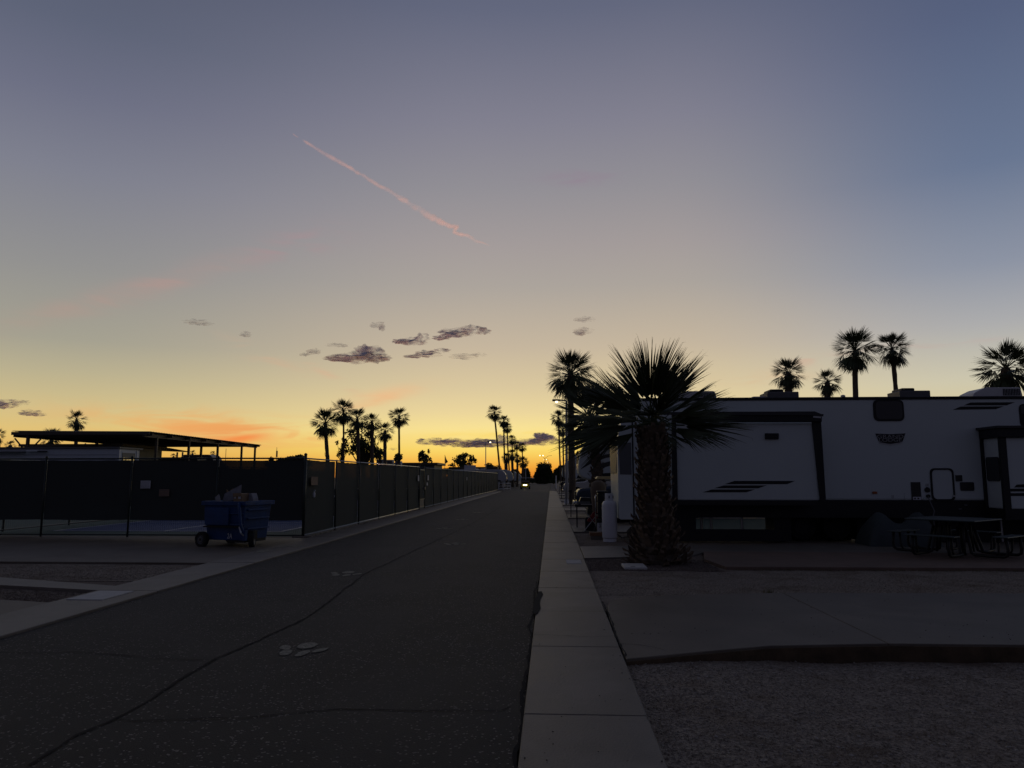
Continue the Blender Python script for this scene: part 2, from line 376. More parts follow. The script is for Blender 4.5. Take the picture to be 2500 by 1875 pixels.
# pavement on the right: separate slabs
side=tag(MB().box(-.19,.64,-3,89.5,-.16,-.05).build('sidewalk',crackm),kind='structure')
js=[-2.5,-.5,1.4,3.36,5.33,7.39,9.28,11.2,13.1,15.0]+[16.95+1.93*i for i in range(38)]
for i,(a,b) in enumerate(zip(js[:-1],js[1:])):
    dz=random.uniform(-.003,.004)
    o=MB().box(-.20,.645,a+.004,b-.004,-.14,.03+dz).build('slab',conc,side,bevel=.008,seg=1)
crk=lambda pts,wd,z,par:None
def surf_crack(pts,wd,z,par,seed):
    o=crack(pts,wd,seed); o.parent=par
    for v in o.data.vertices: v.co.z=z
surf_crack([(.0-.2,7.9),(.1,7.85),(.4,7.8),(.64,7.86)],.008,.038,side,20)
MB().box(.28,.56,14.25,14.9,-.02,.0375).build('number_plate',concw,side)
# left kerb strip of concrete: slabs
lk=tag(MB().box(-6.52,-5.68,-3,200,-.16,-.05).build('kerb_strip',crackm),kind='structure')
js=[-2,1.2,4.3,7.5,10.6,14.1,17.2,20.3]+[23.4+3.1*i for i in range(21)]
for a,b in zip(js[:-1],js[1:]):
    MB().box(-6.55,-5.66+.0,a+.006,b-.006,-.14,.035+random.uniform(-.003,.003)).build('slab',conc,lk,bevel=.008,seg=1)
MB().box(-6.45,-5.95,9.75,10.5,-.02,.0425).build('number_plate',concw,lk)
for q in ((-6.4,15.95),(-6.35,17.05),(-6.05,17.2)):
    MB().box(q[0]-.03,q[0]+.14,q[1],q[1]+.55,.0,.042).build('paint_dash',paintw,lk)
# left apron where the dumpster stands, beds and pads left of the strip
MB().slab([(-30,14.15),(-6.56,14.15),(-6.56,20.0),(-30,20.0)],-.14,.02).build('concrete_apron',conc2,kind='structure')
MB().slab([(-30,20.0),(-6.56,20.0),(-6.56,88),(-6.95,88),(-6.95,20.6),(-30,20.6)],-.14,.0).build('gravel_margin',gravm,kind='structure')
MB().slab([(-30,11.9),(-6.56,11.9),(-6.56,14.14),(-30,14.14)],-.14,-.02).build('gravel_bed',gravm,kind='structure')
MB().slab([(-30,11.95),(-9.2,12.05),(-6.57,11.15),(-6.57,10.72),(-8.6,11.2),(-30,11.5)],-.14,.012).build('concrete_path',conc,kind='structure')
MB().slab([(-30,9.6),(-6.56,9.6),(-6.56,11.9),(-30,11.9)],-.14,-.03).build('mulch_bed',mulch,kind='structure')
MB().slab([(-30,-3),(-6.57,-3),(-6.57,9.62),(-7.4,9.8),(-30,9.8)],-.14,.02).build('parking_pad',conc2,kind='structure')
# right side
def zf(x,y):
    f=min(1,max(0,(x-.66)/2.2))*min(1,max(0,(9.0-y)/.8)); f=f*f*(3-2*f)
    return -.02-.115*f+.010*nz(x,y,3.1)+.006*nz(x,y,11)
xs=[.652+.06*i for i in range(26)]+[2.2+.2*i for i in range(60)]; ys2=[-2+.3*i for i in range(17)]+[3.2+.06*i for i in range(80)]+[8.1,8.6]
grid(xs,ys2,zf).build('gravel_yard',gravm,None,smooth=True,kind='structure')
rx=[.652+.12*i for i in range(60)]+[8+1.*i for i in range(30)]
grid(rx,[9.5+.12*i for i in range(44)],lambda x,y:-.005+.012*nz(x,y,2.)+.006*nz(x,y,9)).build('gravel_strip',gravm,None,smooth=True,kind='structure')
MB().box(.652,90,14.7,190,-.15,-.03).build('gravel_lots',gravm,kind='structure')
# parking pad, two pours with a joint
nearE=[(.66,6.92),(1.35,7.22),(2.1,7.52)]; joint_far=G(1905,1450); joint_near=G(2183,1586)
pad=tag(MB().slab([(.665,6.97),(2.1,7.6),(3.05,7.75),(14,7.8),(14,10.9),(2.9,10.8),(.75,10.0),(.665,8.9)],-.16,-.03).build('driveway_pad',crackm),kind='structure')
A=[(.662,6.92),(1.35,7.22),(2.1,7.52),(joint_near[0]-.006,7.68),(joint_far[0]-.006,10.88),(1.6,10.6),(.80,10.15),(.70,9.7),(.662,8.9)]
B=[(joint_near[0]+.006,7.68),(14,7.76),(14,11.0),(6.6,11.0),(joint_far[0]+.006,10.88)]
MB().slab(A,-.15,.032).build('slab',conc2,pad,bevel=.006,seg=1); MB().slab(B,-.15,.032).build('slab',conc2,pad,bevel=.006,seg=1)
surf_crack(gp([(1514,1580),(1560,1583),(1600,1590),(1625,1597)]),.008,.036,pad,21)
surf_crack([(.67,7.0),(.672,8.),(.668,9.),(.66,10.)],.02,.034,pad,22)
# stained wood form board along the near edge
mb=MB()
for (a,b) in zip(nearE+[(joint_near[0],7.68)],nearE[1:]+[(joint_near[0],7.68),(14,7.76)]):
    mb.add([(a[0],a[1]-.03,-.15),(b[0],b[1]-.03,-.15),(b[0],b[1]-.004,-.15),(a[0],a[1]-.004,-.15),(a[0],a[1]-.03,.012),(b[0],b[1]-.03,.012),(b[0],b[1]-.004,.012),(a[0],a[1]-.004,.012)],[(0,3,2,1),(4,5,6,7),(0,1,5,4),(2,3,7,6),(1,2,6,5),(3,0,4,7)])
mb.build('edging_board',edgem,pad)
# patio: concrete band, red painted band in front of it, mulch ring of the palm
MB().slab([(.66,15.28),(2.9,15.9),(3.25,16.5),(14,16.45),(14,19.9),(.66,17.78)],-.14,.03).build('patio',conc,kind='structure',bevel=.006,seg=1)
MB().slab([(3.28,16.49),(3.0,15.0),(3.12,13.75),(14,13.9),(14,16.44)],-.14,.055).build('red_patio_border',redc,kind='structure',bevel=.01)
MB().slab([(.66,13.55),(3.05,13.5),(2.98,15.0),(3.24,16.48),(2.9,15.88),(.66,15.27)],-.1,.0).build('mulch_ring',mulch,kind='structure')
for k,(a,b) in enumerate(((22.7,25.4),(30.3,33.0),(37.2,39.8),(44.5,47),(52,55),(60,63),(68,71),(77,80))):
    MB().box(.66,3.0 if k==0 else 12,a,b,-.14,.02).build('lot_pad',conc,kind='structure')
MB().box(-5.66,.66,88.2,88.9,-.1,.014).build('gutter',conc,kind='structure')
# loose stones: real little stones, joined
def stones(name,n,rx0,rx1,ry0,ry1,zfun,s0,s1,m,seed):
    r=np.random.default_rng(seed)
    base=np.array([(1,0,0),(-1,0,0),(0,1,0),(0,-1,0),(0,0,1),(0,0,-1)],float); fc=np.array([(0,2,4),(2,1,4),(1,3,4),(3,0,4)])
    x=rx0+(rx1-rx0)*r.random(n); u=r.random(n); y=ry0+(ry1-ry0)*u**1.35
    s=s0+(s1-s0)*r.random(n)**3; z=np.array([zfun(a,b) for a,b in zip(x,y)])
    an=r.random(n)*6.28; V=np.zeros((n,6,3))
    for k in range(6):
        bx=base[k]*np.array([1,.75,.6]); j=1+.3*(r.random(n)-.5)
        V[:,k,0]=x+s*j*(bx[0]*np.cos(an)-bx[1]*np.sin(an)); V[:,k,1]=y+s*j*(bx[0]*np.sin(an)+bx[1]*np.cos(an)); V[:,k,2]=z+s*j*bx[2]+s*.15
    Fc=(fc[None]+6*np.arange(n)[:,None,None]).reshape(-1,3)
    me=bpy.data.meshes.new(name); me.from_pydata(V.reshape(-1,3).tolist(),[],Fc.tolist()); me.materials.append(m)
    o=bpy.data.objects.new(name,me); C.objects.link(o); o['kind']='stuff'; return o
tag(stones('loose_gravel',42000,.67,6.2,4.2,7.6,zf,.005,.013,gravm,1),'grey brown loose gravel in the near right yard','gravel')
tag(stones('loose_gravel',2600,.67,6.2,4.2,7.6,zf,.008,.021,stonem,2),'paler larger stones scattered over the near right gravel','gravel')
tag(stones('loose_gravel',16000,.67,8.5,10.7,13.9,lambda x,y:.0,.006,.016,gravm,3),'loose gravel between the driveway pad and the red patio border','gravel')
tag(stones('grit',90,-.19,.64,4.2,14,lambda x,y:.033,.004,.012,crackm,14),'dark grit scattered on the pavement slabs','grit')
tag(stones('grit',260,-5.5,-.25,4.2,14,lambda x,y:.012,.004,.010,stonem,15),'pale grit scattered on the asphalt','grit')
tag(stones('grit',160,.70,6.5,7.9,10.6,lambda x,y:.034,.004,.011,crackm,16),'dark grit scattered on the driveway pad','grit')
tag(stones('bark_chips',3500,.68,3.0,13.5,15.3,lambda x,y:.0,.01,.03,mulch,4),'dark bark chips around the foot of the big palm','mulch')
tag(stones('loose_gravel',9000,.68,2.6,17.8,22.6,lambda x,y:-.03,.008,.02,gravm,5),'grey gravel around the propane cylinder','gravel')
tag(stones('loose_gravel',9000,-12,-6.6,12.0,14.1,lambda x,y:-.02,.008,.018,gravm,6),'gravel in the bed left of the road','gravel')
tag(stones('bark_chips',4000,-10,-6.6,9.85,11.4,lambda x,y:-.03,.01,.02,mulch,7),'dark chips in the small bed by the near left strip','mulch')
# ------------------------------------------------------------ court with its lines
MB().box(-40,-6.95,20.61,88,-.1,-.012).build('court',courtg,kind='structure')
MB().box(-15.6,-8.2,22.5,36,-.05,-.006).build('court_surface',court,kind='structure')
MB().box(-15.6,-8.2,42,56,-.05,-.006).build('court_surface',court,kind='structure')
mb=MB()
for y0,y1 in ((22.5,36),(42,56)):
    for x in (-15.5,-12,-8.3): mb.box(x-.03,x+.03,y0+.1,y1-.1,-.02,-.002)
    for y in (y0+.1,y0+4.6,y1-4.6,y1-.1): mb.box(-15.5,-8.3,y-.03,y+.03,-.02,-.0005)
mb.build('court_line',white,kind='structure')
# ------------------------------------------------------------ FENCES
def rope(mb,a,b,r,n=6): mb.cone(a,b,r,r,n,cap=False)
def link_mesh(p0,p1,z0,z1,dx=.062):
    # woven zigzag wires between p0 and p1
    p0=Vector((*p0,0)); p1=Vector((*p1,0)); Lr=(p1-p0).length; d=(p1-p0)/Lr; nn=Vector((-d.y,d.x,0)); mb=MB()
    n=int(Lr/dx); rows=max(2,int((z1-z0)/dx)); r=.0022
    for i in range(n):
        for j in range(rows):
            a=i*dx+(dx/2 if j%2 else -dx/2)+dx/2; b=i*dx+(-dx/2 if j%2 else dx/2)+dx/2
            for (q0,q1,s) in ((a,b,1),(a+dx if j%2==0 else a-dx,b,-1)) :
                A_=p0+d*q0+Vector((0,0,z0+j*(z1-z0)/rows)); B_=p0+d*q1+Vector((0,0,z0+(j+1)*(z1-z0)/rows))
                o=len(mb.v)
                for pt in (A_,B_):
                    mb.v+=[tuple(pt+d*r*s),tuple(pt-d*r*s),tuple(pt+nn*r)]
                mb.f+=[(o,o+1,o+4,o+3),(o+1,o+2,o+5,o+4),(o+2,o,o+3,o+5)]
    return mb
def screen(p0,p1,z0,z1,seed=0):
    # slack cloth: wavy lower/upper hem, slight billow
    p0=Vector((*p0,0)); p1=Vector((*p1,0)); n=12; mb=MB(); d=(p1-p0); nn=Vector((-d.y,d.x,0)).normalized()
    for j in range(5):
        for i in range(n+1):
            t=i/n; sag=.012*math.sin(math.pi*t)*(-1 if j==0 else 1)*(1 if j in (0,4) else 0)+.012*nz(i,seed,.9)*(j in (0,4))
            q=p0+d*t+nn*(.015+.012*nz(i*.7+seed*3,j*1.3,1.)); mb.v.append((q.x,q.y,z0+(z1-z0)*j/4-abs(sag) if j==4 else z0+(z1-z0)*j/4+sag))
    mb.f=[(j*(n+1)+i,j*(n+1)+i+1,(j+1)*(n+1)+i+1,(j+1)*(n+1)+i) for j in range(4) for i in range(n)]
    return mb
YF=20.3
ff=thing('chain_link_fence','green screened chain link fence facing the camera behind the blue dumpster, bare at its foot','fence',(-6.83,YF,0))
fx=[P(x,1313,YF).x for x in (742,)]+[-6.83-.0-3.02*0]
fposts=[-6.83,-9.32,-11.8,-14.3,-16.8,-19.3]
for i,x in enumerate(fposts):
    r=.042 if i==0 else .028
    MB().cone((x,YF,0),(x,YF,2.27 if i==0 else 2.2),r,r,10).build('post',gpost,ff,smooth=True)
    MB().lathe((x,YF,2.27 if i==0 else 2.2),[(r+.008,0),(r+.008,.02),(.01,.05)],10).build('post_cap',gpost,ff)
MB().tube([(-6.83,YF,2.17),(-20,YF,2.17)],.021,8).build('top_rail',gpost,ff,smooth=True)
MB().tube([(-6.83,YF,.06),(-20,YF,.06)],.021,8).build('bottom_rail',gpost,ff,smooth=True)
for i,(a,b) in enumerate(zip(fposts[:-1],fposts[1:])):
    screen((a-.03,YF+.03),(b+.03,YF+.03),.47,2.125,i).build('windscreen',screenm,ff,smooth=True)
tag(link_mesh((-19.2,YF+.035),(-6.87,YF+.035),.07,.50).build('wire_mesh',gpost,ff),kind='stuff')
MB().box(-7.1,-6.55,YF-.12,YF+.1,-.02,.05).build('post_footing',conc2,ff,bevel=.02)
mb=MB()
for i in range(140):   # knuckled wire ends above the top rail
    x=-9.4+i*.0185; 
    if i%1==0: mb.cone((x,YF+.03,2.17),(x+(.008 if i%2 else -.008),YF+.03,2.215),.003,.001,3)
tag(mb.build('wire_ends',gpost,ff),kind='stuff')
sf=thing('chain_link_fence','long green screened chain link fence running beside the road towards the parked campers','fence',(-6.83,YF,0))
sy=[YF+.02]+[6.83*1800/(1346-x) for x in (818.6,876.3,926,965.5,997,1024.5)]
gate0=sy[-1]; gate1=6.83*1800/(1346-1038)
s2=[gate1+2.95*i for i in range(20)]; s2=[y for y in s2 if y<94.5]+[94.9]
SX=-6.83
def run(ys3,parent,ztop=2.17):
    for i,y in enumerate(ys3):
        if i==0 and abs(y-YF)<.1: continue
        big=(i in (0,len(ys3)-1)); r=.04 if big else .026
        MB().cone((SX,y,0),(SX,y,ztop+(.1 if big else .03)),r,r,8).build('post',gpost,parent,smooth=True)
    MB().tube([(SX,ys3[0],ztop),(SX,ys3[-1],ztop)],.021,8).build('top_rail',steel,parent,smooth=True)
    MB().tube([(SX,ys3[0],.06),(SX,ys3[-1],.06)],.019,8).build('bottom_rail',steel,parent,smooth=True)
    for i,(a,b) in enumerate(zip(ys3[:-1],ys3[1:])):
        screen((SX-.03,a+.03),(SX-.03,b-.03),.09,ztop-.03,i+7).build('windscreen',screenm,parent,smooth=True)
run(sy,sf); run(s2,sf,2.15)
tag(link_mesh((SX-.05,YF+.1),(SX-.05,38.),.08,2.1,.12).build('wire_mesh',gpost,sf),kind='stuff')
gt=thing('gate','narrow screened gate between two taller posts in the long side fence','gate',(SX,gate0,0))
for y in (gate0+.06,gate1-.08): MB().cone((SX,y,.08),(SX,y,2.05),.022,.022,8).build('frame_upright',gpost,gt)
for z in (.1,.5,2.03): MB().tube([(SX,gate0+.06,z),(SX,gate1-.08,z)],.02,6).build('frame_bar',gpost,gt)
screen((SX-.02,gate0+.08),(SX-.02,gate1-.1),.52,2.0,3).build('windscreen',screenm,gt)
MB().box(SX-.03,SX-.01,gate0+.1,gate1-.12,.1,.48).build('kick_panel',greyp,gt)
MB().box(SX-.02,SX+.05,gate1-.2,gate1-.05,1.0,1.12).build('latch',steel,gt)
# back fence of the courts + divider
bf=thing('chain_link_fence','dark chain link fence on the far left side of the courts, seen under the screen','fence',(-16.7,22,0))
for i in range(12): MB().cone((-16.7,22+3.1*i,0),(-16.7,22+3.1*i,2.2),.03,.03,6).build('post',gpost,bf)
for z in (.06,2.17): MB().tube([(-16.7,20.7,z),(-16.7,56,z)],.025,6).build('rail',gpost,bf)
MB().box(-16.72,-16.715,20.8,56,.5,2.1).build('windscreen',screenm,bf)
for y in (29.2,49.):
    t=thing('court_net','low court net between two posts behind the %s part of the side fence'%('near' if y<30 else 'far'),'net',(-12,y,0),'nets on the courts')
    for x in (-15.4,-8.5): MB().cone((x,y,0),(x,y,.98),.04,.04,8).build('post',greyp,t)
    MB().box(-15.4,-8.5,y-.006,y+.006,.12,.86).build('netting',screenm,t); MB().box(-15.4,-8.5,y-.012,y+.012,.86,.93).build('top_band',white,t)
# notices on the fences
def board(x0,y0,x1,y1,Yp,m,label,lines=0):
    a=P(x0,y0,Yp); b=P(x1,y1,Yp); c=(a+b)/2
    t=thing('notice_board',label,'sign',(c.x,Yp,b.z))
    MB().box(a.x,b.x,Yp-.01,Yp,b.z,a.z).build('board',m,t,bevel=.004,seg=1)
    if lines:
        w_=b.x-a.x; h=a.z-b.z; mb=MB()
        for k in range(lines):
            zz=a.z-h*(.14+.74*k/(lines-1)); e=random.uniform(.0,.25) if k not in (0,) else 0
            xx=a.x+w_*.08
            while xx<b.x-w_*(.1+e*.5):
                l=random.uniform(.02,.05); mb.box(xx,min(xx+l,b.x-w_*.06),Yp-.012,Yp-.0095,zz-h*.022,zz+h*.022); xx+=l+.01
        tag(mb.build('print_line',greyp,t),kind='stuff')
    return t
board(344,1173.5,367,1192.5,YF-.035,paper,'small white notice with lines of print on the front fence screen',6)
board(389,1194.5,413,1212,YF-.035,poster,'small brown notice low on the front fence screen, right of the white one',3)
board(100,1154,121,1173,YF+.6,poster,'dim brown panel behind the fence screen above the white notice') if False else None
t=thing('notice_board','brown notice on the side fence right beside the corner post','sign',(SX+.03,21.1,1.4))
MB().box(SX+.025,SX+.035,20.75,21.35,1.42,1.66).build('board',poster,t,bevel=.003,seg=1)
t=thing('bottle','small white bottle hung on the side fence under the brown notice','bottle',(SX+.05,21.0,1.1))
MB().lathe((SX+.06,20.95,1.08),[(.035,0),(.04,.02),(.04,.12),(.015,.15),(.015,.17)],10).build('body',white,t,smooth=True); MB().box(SX+.05,SX+.10,20.94,20.96,1.25,1.29).build('pump',white,t)
for y,z0,z1,l in ((37.6,1.45,1.75,'narrow white tag on the side fence just before the gate'),(40.6,1.48,1.75,'narrow white tag on the side fence just past the gate'),(40.3,1.2,1.36,'small white lock box under the tag past the gate'),(59.5,1.4,1.66,'tiny pale tag halfway along the far side fence')):
    single(MB().box(SX+.03,SX+.04,y,y+.35,z0,z1),'sign_plate',paper,l,'sign',(SX+.03,y,z0))
# ------------------------------------------------------------ DUMPSTER
def dumpster():
    t=thing('dumpster','blue wheeled dumpster marked 2A, heaped with boxes, by the fence corner','dumpster',(0,0,0),world=False)
    Nn=Vector((-7.2,17.2,0)); u=Vector((-1.1,.3,0)).normalized(); v=Vector((.3,1.1,0)).normalized(); LL,WW=1.16,1.02
    Mx=Matrix(((u.x,v.x,0,Nn.x),(u.y,v.y,0,Nn.y),(0,0,1,0),(0,0,0,1)))
    t.matrix_world=Mx
    def B(name,mb,m,**k): return mb.build(name,m,t,**k)
    # hollow tapered tub: bottom inset, walls 4 cm
    z0,z1=.17,1.07
    def ringp(i,z): return [(i,i,z),(LL-i,i,z),(LL-i,WW-i,z),(i,WW-i,z)]
    mb=MB(); vs=ringp(.07,z0)+ringp(-.0,z1)+ringp(.04,z1)+ringp(.11,z0+.04)
    fs=[(3,2,1,0)]
    for a in (0,4,8):
        for i in range(4): fs.append((a+i,a+(i+1)%4,a+4+(i+1)%4,a+4+i))
    fs.append((12,13,14,15)); mb.add(vs,fs); B('tub',mb,bluep,bevel=.012)
    mb=MB()
    for (x0,x1,y0,y1) in ((-.05,LL+.05,-.05,.02),(-.05,LL+.05,WW-.02,WW+.05),(-.05,.02,.02,WW-.02),(LL-.02,LL+.05,.02,WW-.02)): mb.box(x0,x1,y0,y1,z1-.085,z1+.012)
    B('rim',mb,bluep,bevel=.008)
    # stepped front panel (fork pocket housing) on the long side + ribs
    B('side_panel',MB().prism([(.42,.52),(.42,.93),(1.12,.93),(1.1,.52)],-.04,.03),bluep,bevel=.012)
    B('side_step',MB().prism([(.10,.48),(.10,.505),(1.12,.50),(1.12,.47)],-.055,.02),blk)
    B('rib',MB().box(.03,.40,-.025,.02,.52,.56),bluep,bevel=.01); B('rib',MB().box(.03,.44,-.02,.02,.78,.81),bluep,bevel=.01)
    for z in (.42,.66,.86): B('rib',MB().box(-.035,.02,.1,.92,z,z+.035),bluep,bevel=.01)
    # lettering on the long side, which reads left to right from outside (x axis runs right to left)
    M=Matrix.Translation((.43,.052,.27))@Matrix.Rotation(math.pi,4,'Z')@Matrix.Rotation(math.pi/2,4,'X')@Matrix.Rotation(-.08,4,'X')
    M=Matrix(((-1,0,0,.42),(0,0,-1,.0),(0,1,0,.255),(0,0,0,1)))
    M=Matrix(((1,0,0,.42),(0,0,1,.03),(0,1,0,.26),(0,0,0,1)))
    o=text('2A',.17,paper,t,M,'lettering',.002,-.72)
    o.matrix_local=Matrix.Translation((.42,.036,.265))@Matrix.Rotation(math.pi/2,4,'X')@Matrix.Rotation(-.075,4,'X')
    # wheels
    def wheel(x,y,r,wd,ang=0):
        w=bpy.data.objects.new('wheel',None); C.objects.link(w); w.parent=t; w.location=(x,y,r); w.rotation_euler=(0,0,ang)
        prof=[(.62*r,-wd/2),(.92*r,-wd/2),(r,-wd*.3),(r,wd*.3),(.92*r,wd/2),(.62*r,wd/2)]
        n=24
        def ringm(prof,closed):
            mb=MB(); vs=[]
            for rr,yy in prof:
                for i in range(n): a=2*math.pi*i/n; vs.append((rr*math.cos(a),yy,rr*math.sin(a)))
            fs=[(j*n+i,j*n+(i+1)%n,(j+1)*n+(i+1)%n,(j+1)*n+i) for j in range(len(prof)-1) for i in range(n)]
            if closed: fs+=[((len(prof)-1)*n+i,(len(prof)-1)*n+(i+1)%n,(i+1)%n,i) for i in range(n)]
            else: fs+=[tuple(range(n)),tuple(range((len(prof)-1)*n,len(prof)*n))]
            return mb.add(vs,fs)
        ringm(prof,True).build('tyre',rubber,w,smooth=False,bevel=.004)
        ringm([(.08*r,-wd*.42),(.35*r,-wd*.42),(.42*r,-wd*.2),(.55*r,-wd*.2),(.64*r,-wd*.46),(.64*r,wd*.46),(.3*r,wd*.3)],False).build('rim',greyp,w)
        ringm([(.16*r,-wd*.55),(.16*r,-wd*.3)],False).build('hub',blk,w)
    wheel(1.13,-.06,.185,.12,.12); wheel(1.1,.95,.185,.12,.1); wheel(-.08,.22,.185,.12,1.1)
    B('axle',MB().tube([(1.13,-.04,.185),(1.1,.95,.185)],.025),blk); B('axle',MB().box(.05,.5,.1,.9,.12,.19),blk)
    # tow tongue folded up against the near right corner
    B('tow_bar',MB().tube([(.14,-.03,1.03),(.09,-.09,1.02),(.06,-.11,.9),(.0,-.12,.55),(-.06,-.1,.38),(-.1,-.02,.24)],.035,8),bluep,smooth=True)
    B('tow_bar_brace',MB().box(-.14,-.05,-.12,-.04,.18,.42),bluep,bevel=.01)
    B('tow_hitch',MB().tube([(.02,-.14,.5),(-.05,-.16,.36),(-.1,-.12,.3)],.02,6),steel)
    B('castor_fork',MB().box(-.16,-.02,.14,.3,.2,.40),blk)
    return t,Mx
dt,DM=dumpster()
def litter(name,label,cat,mb_parts,loc,rot):
    t=thing(name,label,cat,world=False); t.matrix_world=DM@Matrix.Translation(loc)@Matrix.Rotation(rot[2],4,'Z')@Matrix.Rotation(rot[1],4,'Y')@Matrix.Rotation(rot[0],4,'X')
    for nm,mb,m in mb_parts: mb.build(nm,m,t)
    return t
papd=mat('grey_card',(.26,.26,.29),.8,var=.2,vs=9)
litter('cardboard_box','open brown cardboard box with white labels sticking out of the dumpster','box',[('body',MB().box(-.13,.13,-.12,.12,-.1,.26),card),('flap',MB().box(-.13,.13,-.14,-.125,.2,.28),card),('sticker',MB().box(-.1,-.02,-.126,-.121,.14,.2),paper),('sticker',MB().box(.06,.1,-.126,-.121,.15,.19),paper)],(.33,.3,1.0),(.05,.03,.1))
litter('white_carton','crumpled white carton behind the brown box in the dumpster','box',[('body',MB().prism([(-.11,-.1),(.10,-.1),(.11,.12),(.04,.22),(-.07,.21),(-.12,.08)],-.08,.08),papd)],(.14,.45,1.05),(.0,.12,.2))
mbp=MB().add([(-.2,0,-.05),(.28,0,.0),(.3,.03,.42),(-.12,.02,.2),(-.2,.012,-.05),(.28,.012,.0),(.3,.042,.42),(-.12,.032,.2)],[(0,1,2,3),(7,6,5,4),(0,4,5,1),(1,5,6,2),(2,6,7,3),(3,7,4,0)])
mst=MB()
for k in range(7): mst.add([(-.1+.055*k,-.004,.0),(-.075+.055*k,-.004,.0),(-.06+.057*k,-.002+.012,.16+.03*k),(-.085+.057*k,-.002+.012,.16+.03*k)],[(0,1,2,3)])
litter('printed_carton','flattened white carton with dark stripes leaning out of the dumpster','carton',[('panel',mbp,papd),('stripe',mst,greyp)],(.72,.35,1.05),(0,0,math.pi-.2))
litter('cardboard_sheet','torn brown cardboard sheet upright at the left of the dumpster load','cardboard',[('sheet',MB().add([(-.1,0,-.05),(.12,0,-.05),(.05,.02,.28),(-.02,.0,.36),(-.08,.02,.3),(-.1,.01,-.05),(.12,.01,-.05),(.05,.03,.28),(-.02,.01,.36),(-.08,.03,.3)],[(0,1,2,3,4),(9,8,7,6,5),(0,5,6,1),(1,6,7,2),(2,7,8,3),(3,8,9,4),(4,9,5,0)]),card)],(.86,.5,1.0),(.2,.1,.6))
litter('cardboard_sheet','narrow tan cardboard strip standing behind the striped carton','cardboard',[('sheet',MB().box(-.05,.05,0,.012,-.05,.36),card)],(.70,.55,1.02),(.1,.35,.2))
litter('plastic_sheet','pale curled plastic sheet hanging over the left rim of the dumpster','plastic sheet',[('sheet',MB().prism([(-.12,-.08),(.1,-.05),(.16,.1),(.02,.18),(-.02,.16)],0,.01),papd)],(.92,.2,1.06),(0,0,.3))
mb=MB(); 
me_=bpy.data.meshes.new('b'); 
def blob(mb,c,r,seed,n=12,m_=8,amp=.25,sq=(1,1,1)):
    vs=[]; c=Vector(c)
    for j in range(m_+1):
        for i in range(n):
            th=math.pi*j/m_; ph=2*math.pi*i/n; d=Vector((math.sin(th)*math.cos(ph),math.sin(th)*math.sin(ph),math.cos(th)))
            k=1+amp*mnoise.noise(d*2.3+Vector((seed,seed*.7,0))); vs.append(c+Vector((d.x*r*sq[0],d.y*r*sq[1],d.z*r*sq[2]))*k)
    return mb.add(vs,[(j*n+i,j*n+(i+1)%n,(j+1)*n+(i+1)%n,(j+1)*n+i) for j in range(m_) for i in range(n)])
litter('bin_bag','crumpled dark bin bag filling the dumpster','bag',[('bag',blob(MB(),(0,0,0),.33,3,18,12,.4,(1.3,1.1,.55)),bagm)],(.6,.5,.93),(0,0,0))
# ------------------------------------------------------------ PALMS
def frond_mesh(name,pet,Rr,nseg,spread,droop,fold,seed,m,hi=True):
    rnd=random.Random(seed); mb=MB()
    # petiole
    pts=[(pet*t,0,-.06*droop*t*t) for t in (0,.5,1)]
    mb.tube(pts,[.022,.016,.012] if hi else [.03,.02,.02],4)
    zc=pts[-1][2]
    dth=2*spread/nseg
    for k in range(nseg):
        th=-spread+(k+.5)*dth; Ls=Rr*(1-.28*abs(th/spread)**1.8)*rnd.uniform(.86,1.06); tipd=rnd.uniform(.4,1.4)*droop; side=rnd.uniform(-.06,.06)
        st=(.06,.32,.55,.78,1.) if hi else (.08,.6,1.)
        vs=[]
        for q in st:
            r=q*Ls; t2=th+side*q*q
            w=min(math.tan(dth/2)*r*1.1, Rr*.55*math.tan(dth/2)*1.1)
            w=w if q<=.55 else w*(1-(q-.55)/.45)**.8*.95+ (.0015 if hi else .003)
            cx,cy=math.cos(t2)*r,math.sin(t2)*r
            zz=zc-fold*abs(math.sin(t2))*r-(q**2.2)*.45*Rr*tipd+ .25*r*math.cos(t2)*0
            nx,ny=-math.sin(t2),math.cos(t2); ple=(.012 if hi else .0)*(1-q)
            vs+= [(pet+cx-nx*w,cy-ny*w,zz-ple),(pet+cx,cy,zz+ple+(w*.35)),(pet+cx+nx*w,cy+ny*w,zz-ple)] if hi else [(pet+cx-nx*w,cy-ny*w,zz),(pet+cx+nx*w,cy+ny*w,zz)]
        s=3 if hi else 2; fs=[]
        for i in range(len(st)-1):
            for c in range(s-1): fs.append((i*s+c,i*s+c+1,(i+1)*s+c+1,(i+1)*s+c))
        mb.add(vs,fs)
        if hi and rnd.random()<.35:    # loose threads at the tips
            a=vs[-2]; mb.add([a,(a[0]+.004,a[1],a[2]),(a[0]+rnd.uniform(-.05,.12),a[1]+rnd.uniform(-.07,.07),a[2]-rnd.uniform(.0,.12))],[(0,1,2)])
    return mb.mesh(name,m)
HI=[frond_mesh('frond',.55,1.35,30,R(s),d,f,i,frondm) for i,(s,d,f) in enumerate(((30,.10,.25),(38,.18,.3),(46,.3,.4),(40,.45,.55),(34,.15,.2)))]
HID=[frond_mesh('frond',.6,.95,24,R(40),.8,.8,20+i,frondd) for i in range(2)]
LO=[frond_mesh('frond',.66,1.0,18,R(s),d,f,40+i,frondm,False) for i,(s,d,f) in enumerate(((46,.14,.3),(58,.38,.4),(62,.75,.6),(52,.25,.3)))]
LOD=[frond_mesh('frond',.55,.9,16,R(36),.9,.9,60,frondd,False)]
